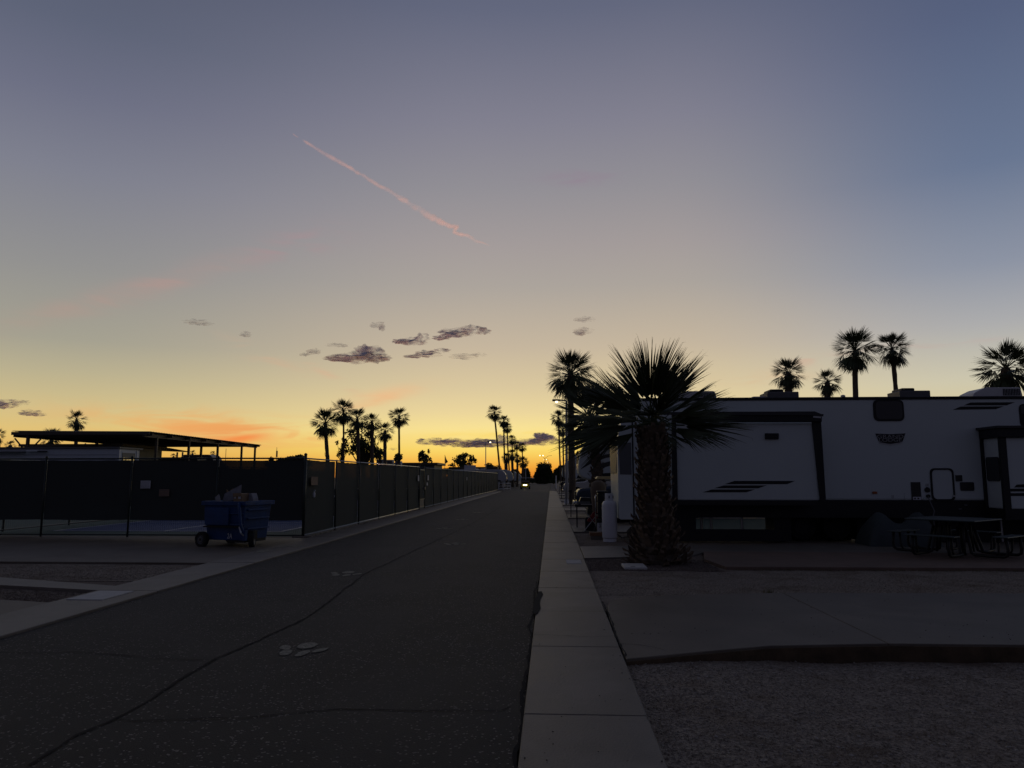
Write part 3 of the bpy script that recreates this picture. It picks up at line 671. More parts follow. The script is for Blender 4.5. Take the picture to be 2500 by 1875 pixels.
bootmb=MB().add([(-.055,0,0),(.055,0,0),(.045,.05,.10),(-.045,.05,.10),(-.02,.085,.20),(.025,.09,.21),(0,-.02,.0),(0,.02,.19),(-.028,.10,.17),(.03,.10,.165)],[(0,1,2,3),(3,2,5,4),(2,9,5),(3,4,8),(4,5,9,8),(3,8,9,2),(6,7,3,0),(6,1,2,7)])
BOOT=bootmb.mesh('leaf_base',bootm)
def place_frond(me,parent,c,azm,elv,s,roll):
    M=Matrix.Translation(c)@Matrix.Rotation(azm,4,'Z')@Matrix.Rotation(-elv,4,'Y')@Matrix.Rotation(roll,4,'X')@Matrix.Scale(s,4)
    return inst(me,'frond',parent,M=M)
def palm(base,top,crown,r0,r1,label,nf=34,hi=False,seed=0,group=None,boots=0,skirt=0,lean=0.,dense=1.,lowest=-55,rough_top=0.,kinds=None):
    """base, top: world points of foot and crown centre; crown: crown radius"""
    rnd=random.Random(seed); base=Vector(base); top=Vector(top)
    t=thing('palm_tree',label,'palm tree',tuple(base),group)
    n=14 if hi else 10; m_=26 if hi else 18; mb=MB(); d=top-base; bend=Vector((rnd.uniform(-1,1),rnd.uniform(-1,1),0))*.012*d.length
    for j in range(m_+1):
        q=j/m_; c=base+d*q+bend*math.sin(math.pi*q); rr=r0*(1-q)**1.0+r1*q
        if hi: rr=r1+(r0-r1)*max(0,1-q*1.9)**1.3
        elif q<.08: rr*=1.25-q*3
        rr*=1+(.06 if not hi else .1)*(1 if j%2 else -1)*(.5+.5*rnd.random())
        if rough_top and q>1-rough_top: rr*=1.25
        if q>.97 and not hi: rr*=.7
        for i in range(n):
            a=2*math.pi*i/n; k=1+.08*rnd.uniform(-1,1); mb.v.append(tuple(c+Vector((math.cos(a)*rr*k,math.sin(a)*rr*k,0))))
    mb.f=[(j*n+i,j*n+(i+1)%n,(j+1)*n+(i+1)%n,(j+1)*n+i) for j in range(m_) for i in range(n)]+[tuple(range(m_*n,m_*n+n))]
    mb.build('trunk',trunkm,t,smooth=False)
    L0=(top-base)
    for k in range(boots):
        q=(k+.5)/boots; a=k*2.39996+rnd.uniform(-.15,.15); qq=q*.97
        c=L0*qq; rr=(r1+(r0-r1)*max(0,1-qq*1.9)**1.3)*.97 if hi else (r0*(1-qq)+r1*qq)*.97
        s=rnd.uniform(.8,1.35)*(1.0 if hi else .8)*(1.25 if qq<.2 else 1)
        M=Matrix.Translation(c+Vector((math.cos(a)*rr,math.sin(a)*rr,-.05)))@Matrix.Rotation(a-math.pi/2,4,'Z')@Matrix.Rotation(rnd.uniform(-.35,.25)-(.45 if qq<.12 else 0),4,'X')@Matrix.Rotation(rnd.uniform(-.3,.3),4,'Y')@Matrix.Scale(s,4)
        inst(BOOT,'leaf_base',t,M=M)
    if not hi: nf=int(nf*1.15)
    vs=HI if hi else LO; s0=crown/(1.9 if hi else 1.5)
    for k in range(nf):
        q=(k+.5)/nf; elv=R(84-(84-lowest)*q**.9+rnd.uniform(-9,9)); azm=k*2.39996+rnd.uniform(-.3,.3)
        me=vs[0] if q<.3 else (vs[1] if q<.6 else vs[2]); 
        if hi and rnd.random()<.3: me=vs[4] if q<.5 else vs[3]
        s=s0*rnd.uniform(.85,1.1)*(.82 if q<.12 else 1)
        place_frond(me,t,L0+Vector((0,0,-.10*crown*q)),azm,elv,s,rnd.uniform(-.5,.5))
    for k in range(skirt):
        place_frond((HID if hi else LOD)[k%(2 if hi else 1)],t,L0+Vector((0,0,-.22*crown-.02*crown*k/ max(1,skirt)*8)),k*2.39996,R(rnd.uniform(-86,-68)),s0*rnd.uniform(.6,.85),rnd.uniform(-.6,.6))
    return t
def palm_px(bx,tx,ty,wpx,Yd,label,by=None,rr=None,**k):
    top=P(tx,ty+wpx*.03,Yd); b=P(bx,1165,Yd); base=(b.x,Yd,0); cr=wpx/2/F*Yd*.98
    r=rr if rr else .22
    return palm(base,top,cr,r*1.15,r,label,**k)
big=palm((2.05,14.75,-.02),(2.0,14.75,2.66),2.0,.45,.245,'big bushy fan palm with a shaggy trunk in front of the camper',nf=0,hi=True,seed=5,boots=280,skirt=0)
def aimed_fronds(t,c,tips,fill,seed,Yd,s0):
    rnd=random.Random(seed); base=Vector(t.location); c=Vector(c)
    for k,(px,py) in enumerate(tips):
        q=P(px,py,Yd+rnd.uniform(-.35,.35)); d=q-c; L_=d.length
        azm=math.atan2(d.y,d.x); elv=math.atan2(d.z,math.hypot(d.x,d.y))+R(5)*math.cos(math.atan2(d.z,math.hypot(d.x,d.y)))
        me=HI[(0,1,4)[k%3]]
        place_frond(me,t,c-base+Vector((rnd.uniform(-.1,.1),rnd.uniform(-.1,.1),rnd.uniform(-.12,.05))),azm,elv,L_/1.74,rnd.uniform(-.7,.7))
    for k in range(fill):
        azm=R(-90 if k%2 else 90)+rnd.uniform(-.8,.8); elv=R(rnd.uniform(5,74))
        place_frond(HI[(1,2,4,0)[k%4]],t,c-base+Vector((0,0,rnd.uniform(-.15,.05))),azm,elv,s0*rnd.uniform(.8,1.),rnd.uniform(-.6,.6))
aimed_fronds(big,(2.0,14.75,2.72),[(1490,857),(1530,862),(1572,842),(1612,866),(1646,852),(1712,863),(1690,900),(1762,952),(1735,930),(1794,1006),(1812,1052),(1755,1060),(1765,1010),(1672,1088),(1700,1075),(1451,901),(1426,921),(1470,940),(1410,985),(1388,1045),(1430,1060),(1352,1098),(1395,1110),(1488,1095),(1460,1085),(1640,1090),(1740,985),(1415,955),(1400,1075),(1745,1085)],13,8,14.75,.95)
palm((2.3,35.5,-.02),(1.9,35.5,4.55),2.2,.42,.36,'stocky fan palm behind and left of the big foreground palm',nf=44,hi=True,seed=6,boots=120,skirt=8,lowest=-35)
palm((1.5,50,-.02),P(1392,925,50),1.55,.3,.24,'tall fan palm rising beside the lamp post right of the road',nf=42,seed=7,skirt=26,rough_top=.12,lowest=-60) if False else None
palm_px(1398,1393,908,130,46,'tall fan palm rising beside the lamp post right of the road',nf=52,seed=7,skirt=26,rr=.19,rough_top=.2,lowest=-40)
palm_px(1371,1364,1018,46,88,'slim fan palm with two thin trunks close together left of the lamp post',nf=36,seed=8,skirt=16,rr=.09)
palm_px(1377,1374,1045,40,92,'slim low fan palm just right of its taller neighbour at the lamp post',nf=30,seed=9,skirt=12,rr=.09)
# behind the camper
palm_px(1930,1924,907,88,34,'short bushy fan palm above the camper roof, left of the smaller one',nf=40,seed=12,skirt=8,rr=.17)
palm_px(2021,2020,929,72,37,'smallest fan palm above the camper roof between the bushy one and the tall pair',nf=32,seed=13,skirt=8,rr=.16)
palm_px(2100,2087,850,112,36,'tall left palm of the pair above the camper window',nf=46,seed=14,rr=.12,skirt=5)
palm_px(2192,2177,847,92,37,'tall right palm of the pair above the camper window with a nicked trunk',nf=40,seed=15,rr=.105,skirt=4)
palm_px(2458,2455,893,150,26,'broad fan palm above the camper roof at the right edge, beside its roof air conditioner',nf=34,seed=16,rr=.19,skirt=4,lowest=-50)
palm_px(2530,2528,895,96,27,'fan palm cut off by the right edge of the picture',nf=28,seed=17,rr=.24)
# middle group
gm='palms of the clump above the side fence'
palm_px(808,794,1029,76,88,'leftmost palm of the clump above the side fence, leaning with a thick trunk',nf=38,seed=21,rr=.22,skirt=8,group=gm)
palm_px(838,838,1000,70,92,'tallest palm of the clump above the side fence, thin trunk with a shaggy foot',nf=38,seed=22,rr=.11,skirt=16,group=gm)
palm_px(874,872,1020,60,90,'palm in the middle of the clump in front of the airy tree',nf=38,seed=23,rr=.21,skirt=14,group=gm)
palm_px(908,908,1027,50,92,'palm right of the middle of the clump, against the airy tree',nf=34,seed=24,rr=.22,skirt=10,group=gm)
palm_px(940,940,1050,54,86,'shortest palm of the clump above the side fence',nf=32,seed=25,rr=.2,skirt=4,group=gm)
palm_px(974,974,1015,56,88,'slender palm at the right end of the clump with a shaggy lower trunk',nf=36,seed=26,rr=.12,skirt=14,group=gm)
# down the road
gr_='palms at the far end of the road'
for i,(bx,tx,ty,wp,Yd,rr,lab) in enumerate(((1224,1207,1006,38,118,.13,'tallest leaning palm by the parked campers, leftmost'),(1237,1230,1026,30,128,.12,'leaning palm just right of the tallest one by the campers'),(1247,1238,1042,26,138,.12,'third leaning palm by the parked campers'),(1252,1250,1072,24,150,.12,'middle sized palm above the second camper nose'),(1262,1262,1086,22,160,.12,'middle sized palm above the third camper'),(1276,1275,1090,22,165,.12,'rightmost tall thin palm above the parked campers'),(1238,1237,1116,26,122,.16,'low bushy palm in front of the leftmost camper palms'),(1252,1250,1108,28,124,.2,'low bushy palm with a thick trunk between the campers'),(1263,1263,1118,22,130,.18,'low shaggy palm above the third camper'),(1277,1277,1126,28,126,.2,'low broad palm with a thick trunk beside the golf cart'))):
    palm_px(bx,tx,ty,wp*1.12,Yd,lab,nf=40,seed=30+i,rr=rr,skirt=8 if i<6 else 14,group=gr_)
# left of the picture, beyond the canopy
gl='palms beyond the canopy at the left'
for i,(bx,tx,ty,wp,Yd,rr,lab) in enumerate(((187,187,1022,56,80,.19,'tall palm rising above the long canopy roof at the left'),(128,126,1066,60,78,.19,'wide palm seen over and under the left part of the canopy roof'),(26,25,1086,28,90,.25,'small palm under the left end of the canopy'),(-6,-8,1062,44,78,.3,'palm cut off by the left edge of the picture'),(470,470,1106,18,150,.2,'tiny palm seen under the canopy, left of the dark van roof'),(521,520,1107,18,150,.2,'tiny palm seen under the canopy by its thin posts'),(424,424,1113,16,150,.2,'tiny palm low under the canopy near the awning end'),(797,797,1108,12,260,.25,'tiny far palm left of the leaning clump palm'),(1323,1323,1146,9,420,.3,'tiny far palm on the horizon at the end of the road'))):
    palm_px(bx,tx,ty,wp,Yd,lab,nf=26,seed=50+i,rr=rr,skirt=6,group=gl if i<7 else None)
# ------------------------------------------------------------ broad-leaved trees
def tree(bx,tx,ty,wpx,hpx,Yd,label,nl=5000,m=leafm,leaf=.09,solid=False,seed=0,lobes=9,group=None,low=None,ls=(.3,.5)):
    """crown centred on pixel (tx,ty) of width/height wpx/hpx at distance Yd; many small leaf faces in clumps on real limbs"""
    rs=np.random.default_rng(seed); c=P(tx,ty,Yd); rx=wpx/2/F*Yd; rz=hpx/2/F*Yd; bp=P(bx,1165,Yd)
    t=thing('tree',label,'tree',(bp.x,Yd,0),group)
    k=lobes; cl=[]
    while len(cl)<k:
        d=rs.normal(size=3); d/=np.linalg.norm(d); q=rs.random()**.4*(1.02-ls[1]*.7)
        cl.append((c.x+d[0]*rx*q,Yd+d[1]*rx*q*.8,c.z+d[2]*rz*q,rs.uniform(*ls)))
    mb=MB(); b0=Vector((bp.x,Yd,-.1)); f0=Vector((bp.x*.6+c.x*.4,Yd,max(.4,(c.z-rz)*.9 if c.z-rz>.8 else .6)))
    tr=rx*.07+.06; mb.cone(b0,f0,tr*1.25,tr,8)
    for (x,y,z,_) in cl:
        mid=f0.lerp(Vector((x,y,z)),.5)+Vector((rs.uniform(-.1,.1)*rx,0,rs.uniform(0,.12)*rz)); mb.tube([f0,mid,(x,y,z)],[tr*.55,tr*.3,tr*.12],5)
    mb.build('trunk',barkm,t)
    per=nl//k; V=[]
    for (x,y,z,s) in cl:
        d=rs.normal(size=(per,3)); d/=np.linalg.norm(d,axis=1)[:,None]; rad=rs.random(per)**(.45 if solid else .6)
        cen=np.array([x,y,z])+d*rad[:,None]*np.array([rx*s*1.15,rx*s,rz*s*1.15])
        a=rs.normal(size=(per,3)); a/=np.linalg.norm(a,axis=1)[:,None]; b=np.cross(a,rs.normal(size=(per,3))); b/=np.linalg.norm(b,axis=1)[:,None]
        sz=leaf*rs.uniform(.6,1.5,per)[:,None]
        V.append(np.stack([cen-a*sz,cen+b*sz*.5,cen+a*sz,cen-b*sz*.5],1))
    V=np.concatenate(V).reshape(-1,3); nf=len(V)//4
    V[:,2]=np.maximum(V[:,2],.02)
    me=bpy.data.meshes.new('crown'); V=V-np.array([bp.x,Yd,0]); me.from_pydata(V.tolist(),[],(np.arange(nf*4).reshape(-1,4)).tolist()); me.materials.append(m)
    o=bpy.data.objects.new('crown',me); C.objects.link(o); o.parent=t; return t
tree(890,885,1085,116,112,98,'airy broad tree with sky showing through behind the palm clump',2900,leaf=.15,seed=1,lobes=44,ls=(.13,.24))
tree(836,832,1095,46,60,96,'small airy tree at the left of the palm clump',650,leaf=.14,seed=2,lobes=16,ls=(.16,.3))
tree(930,925,1105,44,40,97,'thin shrub between the right palms of the clump',700,leaf=.12,seed=3,lobes=7)
tree(975,973,1118,30,34,88,'shrub around the foot of the slender right palm',700,leaf=.11,seed=4,lobes=6)
tree(1040,1038,1112,46,52,120,'loose airy tree above the low building left of the flag',620,leaf=.18,seed=5,lobes=22,ls=(.14,.26))
tree(1133,1132,1130,74,52,150,'round airy tree right of the small flag',1500,leaf=.24,seed=6,lobes=34,ls=(.14,.28))
tree(1200,1202,1142,50,24,160,'low bare topped bush left of the parked campers',900,leaf=.2,seed=7,lobes=8)
tree(720,712,1150,104,88,110,'dark dense hedge tree behind the fence corner post',14000,leafd,.22,True,seed=8,lobes=60,ls=(.18,.3))
tree(660,664,1134,46,42,120,'low thin bush left of the dark hedge tree',1500,leaf=.16,seed=9,lobes=16,ls=(.14,.26))
tree(1258,1256,1162,26,36,175,'dark rounded tree behind the parked campers',4000,leafd,.3,True,seed=10,lobes=10)
tree(1282,1283,1163,28,38,172,'dark rounded tree right of the campers behind the white pole',5000,leafd,.3,True,seed=11,lobes=10)
tree(1329,1328,1161,46,44,185,'large black rounded hedge tree closing the end of the road',16000,leafd,.38,True,seed=12,lobes=26)
tree(1300,1300,1176,34,14,215,'low dark hedge between the two rounded trees at the road end',5000,leafd,.34,True,seed=13,lobes=14)
tree(1326,1326,1140,44,24,188,'wispy twigs standing above the black hedge tree',1500,leaf=.2,seed=14,lobes=16)
tree(1372,1370,1158,44,46,150,'dark shrubbery right of the road end hedge',8000,leafd,.3,True,seed=15,lobes=18)
tree(1350,1340,1163,90,16,420,'distant tree line on the horizon beyond the road end',4000,leafd,.6,True,seed=16,lobes=20)
tree(1090,1110,1150,120,14,230,'long low hedge behind the far side fence',5000,leafd,.3,True,seed=17,lobes=22)
tree(1352,1350,1174,30,16,196,'clipped low hedge right of the rounded hedge tree',3500,leafd,.3,True,seed=18,lobes=20)
# ------------------------------------------------------------ CANOPY and trailers at the left
cn=thing('shade_canopy','long corrugated metal canopy on thin posts beyond the courts at the left','canopy',(-30,55,0))
x0,x1,y0,y1=-34.9,-25.7,46.,64.4; mb=MB(); n=110; 
def cz(x,y): return 4.62-(y-46)*.004-.008*(x-x0)
vs=[]
for i in range(n+1):
    y=y0+(y1-y0)*i/n; k=.035 if i%2 else 0
    vs+=[(x0,y,cz(x0,y)+k),(x1,y,cz(x1,y)+k),(x0,y,cz(x0,y)+k-.02),(x1,y,cz(x1,y)+k-.02)]
fs=[]
for i in range(n): a=4*i; fs+=[(a,a+1,a+5,a+4),(a+2,a+6,a+7,a+3),(a+1,a+3,a+7,a+5),(a,a+4,a+6,a+2)]
mb.add(vs,fs+[(0,2,3,1)]); mb.build('roof_sheet',corr,cn)
for x in (x0+.1,x1-.5): MB().box(x,x+.14,y0+.05,y1-.05,4.22,4.46).build('beam',corr,cn)
MB().box(x0,x1,y0-.03,y0+.03,4.36,4.56).build('fascia',corr,cn)
for i in range(8): y=y0+.4+i*(y1-y0-.8)/7; MB().box(x0,x1,y-.05,y+.05,4.3,4.46).build('rafter',corr,cn)
for px in (360,443,517,578,629):
    y=min(64.0,26.1*1800/(1346-px)); MB().box(-26.17,-26.03,y-.07,y+.07,0,4.3).build('post',corr,cn)
for px in (22,232,504):
    y={22:45.6+.6,232:53.5,504:62}[px]; x=-33.9 if px!=504 else -30.0
    MB().box(x-.08,x+.08,y-.08,y+.08,0,4.4).build('post',corr,cn)
    for s in ((-1,1) if px!=504 else ()): MB().tube([(x,y,3.2),(x+s*.9,y,4.15)],.05,5).build('brace',corr,cn)
tr=thing('mobile_home','white mobile home with a lit looking window beyond the front fence','mobile home',(-30,44,0))
a=P(291,1095,44)
MB().box(-45,a.x,44,46.3,.4,a.z).build('wall',wallw,tr,bevel=.05)
MB().box(-45,a.x+.1,43.9,46.5,a.z,a.z+.1).build('roof',greyp,tr)
mbw=MB().box(a.x+.005,a.x+.03,44.35,45.75,1.9,3.15); mbw.build('window_frame',greyp,tr)
for k in range(2): MB().box(a.x+.031,a.x+.04,44.45+.62*k,45.02+.62*k,2.0,2.85).build('window_pane',winl,tr)
for y in (44.02,45.95,): MB().box(a.x+.002,a.x+.05,y-.04,y+.04,.5,3.3).build('trim',white,tr)
q=P(80,1101,43.9); MB().box(q.x-.3,q.x+.4,43.7,43.95,q.z-.05,q.z+.03).build('porch_light',white,tr,bevel=.03)
MB().box(q.x+.4,q.x+.9,43.75,43.95,q.z-.06,q.z).build('light_arm',blk,tr)
q=P(0,1104,43.9); MB().box(q.x-3,q.x+1.6,43.6,43.97,q.z-.03,q.z+.04).build('awning_roller',greyp,tr)
for k in range(9): MB().box(-45,a.x-.1,43.985,43.998,.6+.3*k,.62+.3*k).build('siding_groove',greyp,tr)
tr2=thing('mobile_home','low mobile home with an awning roof under the canopy','mobile home',(-33,57,0))
a0=P(45,1087,50); a1=P(300,1083.5,50); MB().box(a0.x,a1.x,50,56,a1.z-.18,a1.z).build('roof',corr,tr2)
MB().box(a0.x+1.2,a1.x-.3,50.4,55.8,.3,a1.z-.18).build('wall',greyp,tr2)
b0=P(290,1084,51); b1=P(457,1103,60)
mb=MB().add([(b0.x,51,b0.z),(b0.x,58,b0.z),(b1.x,60,b1.z+.06),(b1.x-1.0,57,b1.z+.06),(b0.x,51,b0.z-.12),(b0.x,58,b0.z-.12),(b1.x,60,b1.z-.03),(b1.x-1.,57,b1.z-.03)],[(0,1,2,3),(7,6,5,4),(0,3,7,4),(3,2,6,7),(2,1,5,6),(1,0,4,5)]); mb.build('awning_roof',corr,tr2)
for px,yy in ((433,58),(446,59.5)): q=P(px,1104,yy); MB().box(q.x-.05,q.x+.05,yy-.05,yy+.05,0,q.z).build('awning_post',white,tr2)
MB().box(-31,-27.6,56.5,58,0,3.2).build('shed_wall',greyp,tr2)
v=thing('camper_van','dark van roof showing over the fence under the canopy','van',(P(494,1165,75).x,75,0))
q=P(494,1100,75); MB().prism([(q.x-2.1,.5),(q.x+2.4,.5),(q.x+2.4,2.6),(q.x+1.7,3.3),(q.x+1.5,3.7),(q.x+1.2,3.95),(q.x-1.5,3.95),(q.x-1.9,3.6),(q.x-2.1,3.2)],74,76.2).build('body',blkp,v,bevel=.1)
MB().box(q.x+.2,q.x+1.9,73.95,74.0,2.2,2.9).build('window',glass,v)
for s in (-1.3,1.5): MB().cone((q.x+s,73.95,.38),(q.x+s,74.2,.38),.38,.38,14).build('wheel',rubber,v)
# low buildings far behind the side fence
def house(x0p,x1p,ytp,Yd,dep,label,roof=corr,wallm=greyp,over=.5):
    a=P(x0p,ytp,Yd); b=P(x1p,ytp,Yd); t=thing('low_building',label,'building',((a.x+b.x)/2,Yd,0))
    MB().box(a.x+over,b.x-over,Yd+.3,Yd+dep,0,a.z-.35).build('wall',wallm,t); MB().box(a.x,b.x,Yd,Yd+dep+.3,a.z-.35,a.z).build('roof',roof,t,bevel=.04,seg=1)
    nw=max(2,int((b.x-a.x)/4))
    for i in range(nw):
        xx=a.x+1+(b.x-a.x-2)*(i+.3)/nw; MB().box(xx,xx+1.1,Yd+.24,Yd+.29,1.0,1.9).build('window',glass,t)
    return t,a,b
h,a,b=house(960,1068,1129.5,105,8,'low grey building above the fence right of the palm clump')
for (p0,p1,yt) in ((919,934,1121),(944,958,1122.5),(964,978,1126)):
    q0=P(p0,yt,100); q1=P(p1,1165,100); t=thing('roof_unit','grey roof box on the low building, %s'%({919:'leftmost of three under the palm clump',944:'middle of three under the palm clump',964:'rightmost of three beside the slender palm'}[p0]),'air conditioner',(q0.x,100,0))
    MB().box(q0.x,q1.x,100,101,0.2,q0.z).build('cabinet',wallw,t,bevel=.03); MB().box(q0.x+.1,q1.x-.1,99.97,99.99,q0.z-.5,q0.z-.15).build('grille',greyp,t)
h,a,b=house(1095,1215,1140,120,10,'long dark building with a flat roof behind the far side fence')
q=P(1146,1141,118); MB().box(q.x-.9,q.x+.9,118.5,119.5,a.z-1.0,a.z+.25).build('roof_air_conditioner',white,h)
h,a,b=house(1135,1162,1144,112,5,'small pale roofed building behind the far side fence',roof=white)
house(930,1000,1135,112,6,'low dark building at the foot of the palm clump')
# flag, lamps, poles
q=P(1086,1110,115); t=thing('feather_flag','small dark feather flag on a thin pole above the fence','flag',(q.x,115,0))
MB().cone((q.x,115,0),(q.x,115,q.z),.04,.02,6).build('pole',greyp,t)
MB().add([(q.x+.04,115,q.z-.1),(q.x+.25,115.05,q.z-.7),(q.x+.5,115.1,q.z-1.1),(q.x+.42,115.02,q.z-1.2),(q.x+.04,115,q.z-1.45),(q.x+.04,115.02,q.z-.1),(q.x+.25,115.07,q.z-.7),(q.x+.5,115.12,q.z-1.1),(q.x+.42,115.04,q.z-1.2),(q.x+.04,115.02,q.z-1.45)],[(0,1,2,3,4),(9,8,7,6,5),(0,5,6,1),(1,6,7,2),(2,7,8,3),(3,8,9,4)]).build('banner',tan,t)
def lamp(bx,by_top,hx,hy,Yd,label,r=.07,hr=.13,m=steel):
    b=P(bx,1165,Yd); tp=P(bx-(3 if bx<1300 else 5)*0,by_top,Yd); hd=P(hx,hy,Yd); t=thing('street_lamp',label,'street lamp',(b.x,Yd,0),'street lamps')
    tp=Vector((P(bx,by_top,Yd).x,Yd,tp.z))
    MB().cone((b.x,Yd,0),tp,r*1.2,r*.8,10).build('pole',m,t,smooth=True)
    MB().cone((b.x,Yd,-.02),(b.x,Yd,.25),r*2,r*1.6,10).build('base',m,t)
    MB().tube([tp,(hd.x,Yd,hd.z+.12 if hd.z+.12<tp.z+.3 else tp.z)],r*.6,6).build('arm',m,t)
    MB().box(hd.x-.28,hd.x+.2,Yd-.12,Yd+.12,hd.z+.04,hd.z+.16).build('housing',greyp,t,bevel=.03)
    blob(MB(),(hd.x,Yd,hd.z),hr,1,10,6,0,(1.,1.,.8)).build('lamp_glass',lampm,t,smooth=True)
    return t
lamp(1383,978,1359,981,47,'lit lamp on a tall white post right of the road beside the tall palm',.085,.085,white)
lamp(1186,1079,1197,1079.5,90,'lit lamp on a thin pole behind the far side fence',.06,.1,steel)
q=P(1330,1113,230); t=thing('street_lamp','far double armed street lamp above the hedge at the road end','street lamp',(q.x,230,0),'street lamps')
MB().cone((q.x,230,0),(q.x,230,q.z-.8),.1,.07,6).build('pole',greyp,t)
for s,e in ((-1.5,.5),(2.2,.9)): MB().tube([(q.x,230,q.z-.8),(q.x+s*.5,230,q.z-.1+e*.1),(q.x+s,230,q.z+.1)],.05,5).build('arm',greyp,t)
for s in (-1.5,-.55): blob(MB(),(q.x+s,230,q.z+.1),.16,1,8,5,0).build('lamp_glass',lampm,t)
for i,(px,py,Yd,s) in enumerate(((1334,1122,300,.12),(1328,1122,310,.08),(1337,1128,360,.13),(1338,1133,420,.12),(1333,1133,430,.09),(1341,1139,480,.13))):
    q=P(px,py,Yd); t=thing('street_lamp','far lit street lamp in the row over the hedge, %s from the top'%('first right,first left,second,third,fourth,lowest'.split(',')[i]),'street lamp',(q.x,Yd,0),'street lamps')
    MB().cone((q.x+.6,Yd,0),(q.x+.6,Yd,q.z+.2),.08,.06,5).build('pole',greyp,t); MB().tube([(q.x+.6,Yd,q.z+.2),(q.x,Yd,q.z+.15)],.05,4).build('arm',greyp,t); blob(MB(),(q.x,Yd,q.z),s,1,8,5,0).build('lamp_glass',lampm,t)
q=P(1283.5,1137,140); single(MB().cone((q.x,140,0),(q.x,140,q.z),.07,.05,6),'pole',white,'thin pale pole right of the campers at the end of the road','pole',(q.x,140,0))
q=P(1357.5,1160,110); single(MB().cone((q.x,110,0),(q.x,110,1.9),.09,.09,8),'pole',white,'short white post on the right before the hedge','post',(q.x,110,0))
q=P(676,1092,105); t=thing('antenna_mast','slim antenna mast with small panels left of the dark hedge tree','antenna',(q.x,105,0)); MB().cone((q.x,105,0),(q.x,105,q.z),.05,.03,5).build('mast',greyp,t); MB().box(q.x-.05,q.x+.12,104.9,105.1,q.z-1.4,q.z-.5).build('panel',greyp,t)
q=P(552,1095,90); single(MB().cone((q.x,90,0),(q.x,90,q.z),.04,.03,5),'pole',greyp,'thin pole seen under the canopy between two posts','pole',(q.x,90,0))
# white pipe rail at the end of the fence
t=thing('pipe_rail','white pipe rail between the end of the long fence and the campers','railing',(-6.3,97,0))
xa,xb=P(1216,1185,96.5).x,P(1247,1185,98).x
for z in (.15,.5,.86): MB().tube([(xa,96.3,z),(xb,98.2,z)],.035,6).build('rail',white,t,smooth=True)
for k in (.05,.4,.7,.98): x=xa+(xb-xa)*k; y=96.3+1.9*k; MB().cone((x,y,0),(x,y,.9),.035,.035,6).build('post',white,t)
# ------------------------------------------------------------ vehicles (nose towards -X in local space)
def rounded(poly,r=.12,n=3):
    out=[]; m=len(poly)
    for i in range(m):
        p0=Vector(poly[i-1]);p=Vector(poly[i]);p1=Vector(poly[(i+1)%m]); a=(p0-p); b=(p1-p); rr=min(r,a.length*.45,b.length*.45)
        A=p+a.normalized()*rr; B=p+b.normalized()*rr
        for k in range(n+1):
            t=k/n; q=A*(1-t)**2+p*2*t*(1-t)+B*t*t; out.append((q.x,q.y))
    return out
def wheel_at(t,x,y,r,wd,m=rubber,rm=silver):
    w=bpy.data.objects.new('wheel',None); C.objects.link(w); w.parent=t; w.location=(x,y,r)
    MB().cone((0,-wd/2,0),(0,wd/2,0),r,r,20).build('tyre',m,w,bevel=.03); MB().cone((0,-wd/2-.01,0),(0,wd/2+.01,0),r*.58,r*.58,14).build('rim',rm,w)
def fifth_wheel(label,loc,rz,body=rvw,group=None,Lg=10.,stripe=True):
    t=thing('fifth_wheel_trailer',label,'camper trailer',loc,group,rz,world=False)
    prof=rounded([(.55,1.5),(.05,1.72),(0,2.3),(.22,3.05),(.75,3.62),(1.4,3.8),(Lg,3.8),(Lg,.75),(2.7,.75),(2.65,1.5)],.3)
    MB().prism(prof,-1.22,1.22).build('body',body,t,bevel=.09,seg=3)
    for s in (-1.225,1.225):
        s0,s1=(s-.006,s+.003) if s<0 else (s-.003,s+.006)
        if stripe:
            MB().prism([(.12,2.0),(.55,2.45),(1.3,2.72),(3.2,2.9),(5.,3.1),(3.2,2.76),(1.35,2.56),(.62,2.28)],s0,s1).build('stripe',blkp,t)
            MB().prism([(.5,1.9),(.95,2.25),(1.6,2.42),(4.0,2.6),(2.2,2.36),(1.3,2.12),(.9,1.85)],s0,s1).build('stripe',blkp,t)
        MB().prism([(1.0,1.56),(1.1,1.82),(2.6,1.95),(2.64,1.56)],s0,s1).build('skirt_stripe',blk,t)
        for (xa,xb,za,zb) in ((1.5,2.1,2.95,3.35),(4.2,5.2,1.9,2.7),(7.,8.4,1.9,2.7)): MB().prism(rounded([(xa,za),(xb,za),(xb,zb),(xa,zb)],.08),s-.012 if s<0 else s,s if s<0 else s+.012).build('window',glass,t)
        for x in (6.3,7.3): wheel_at(t,x,s*.9,.36,.25)
    MB().box(.02,.06,-.9,.9,2.3,2.9).build('front_stripe',blk,t)
    MB().box(4,4.8,-.4,.4,3.8,4.0).build('roof_air_conditioner',rvw2,t,bevel=.05)
    for y in (-.9,.9): MB().box(2.2,2.32,y-.06,y+.06,0,1.5).build('landing_leg',steel,t)
    return t
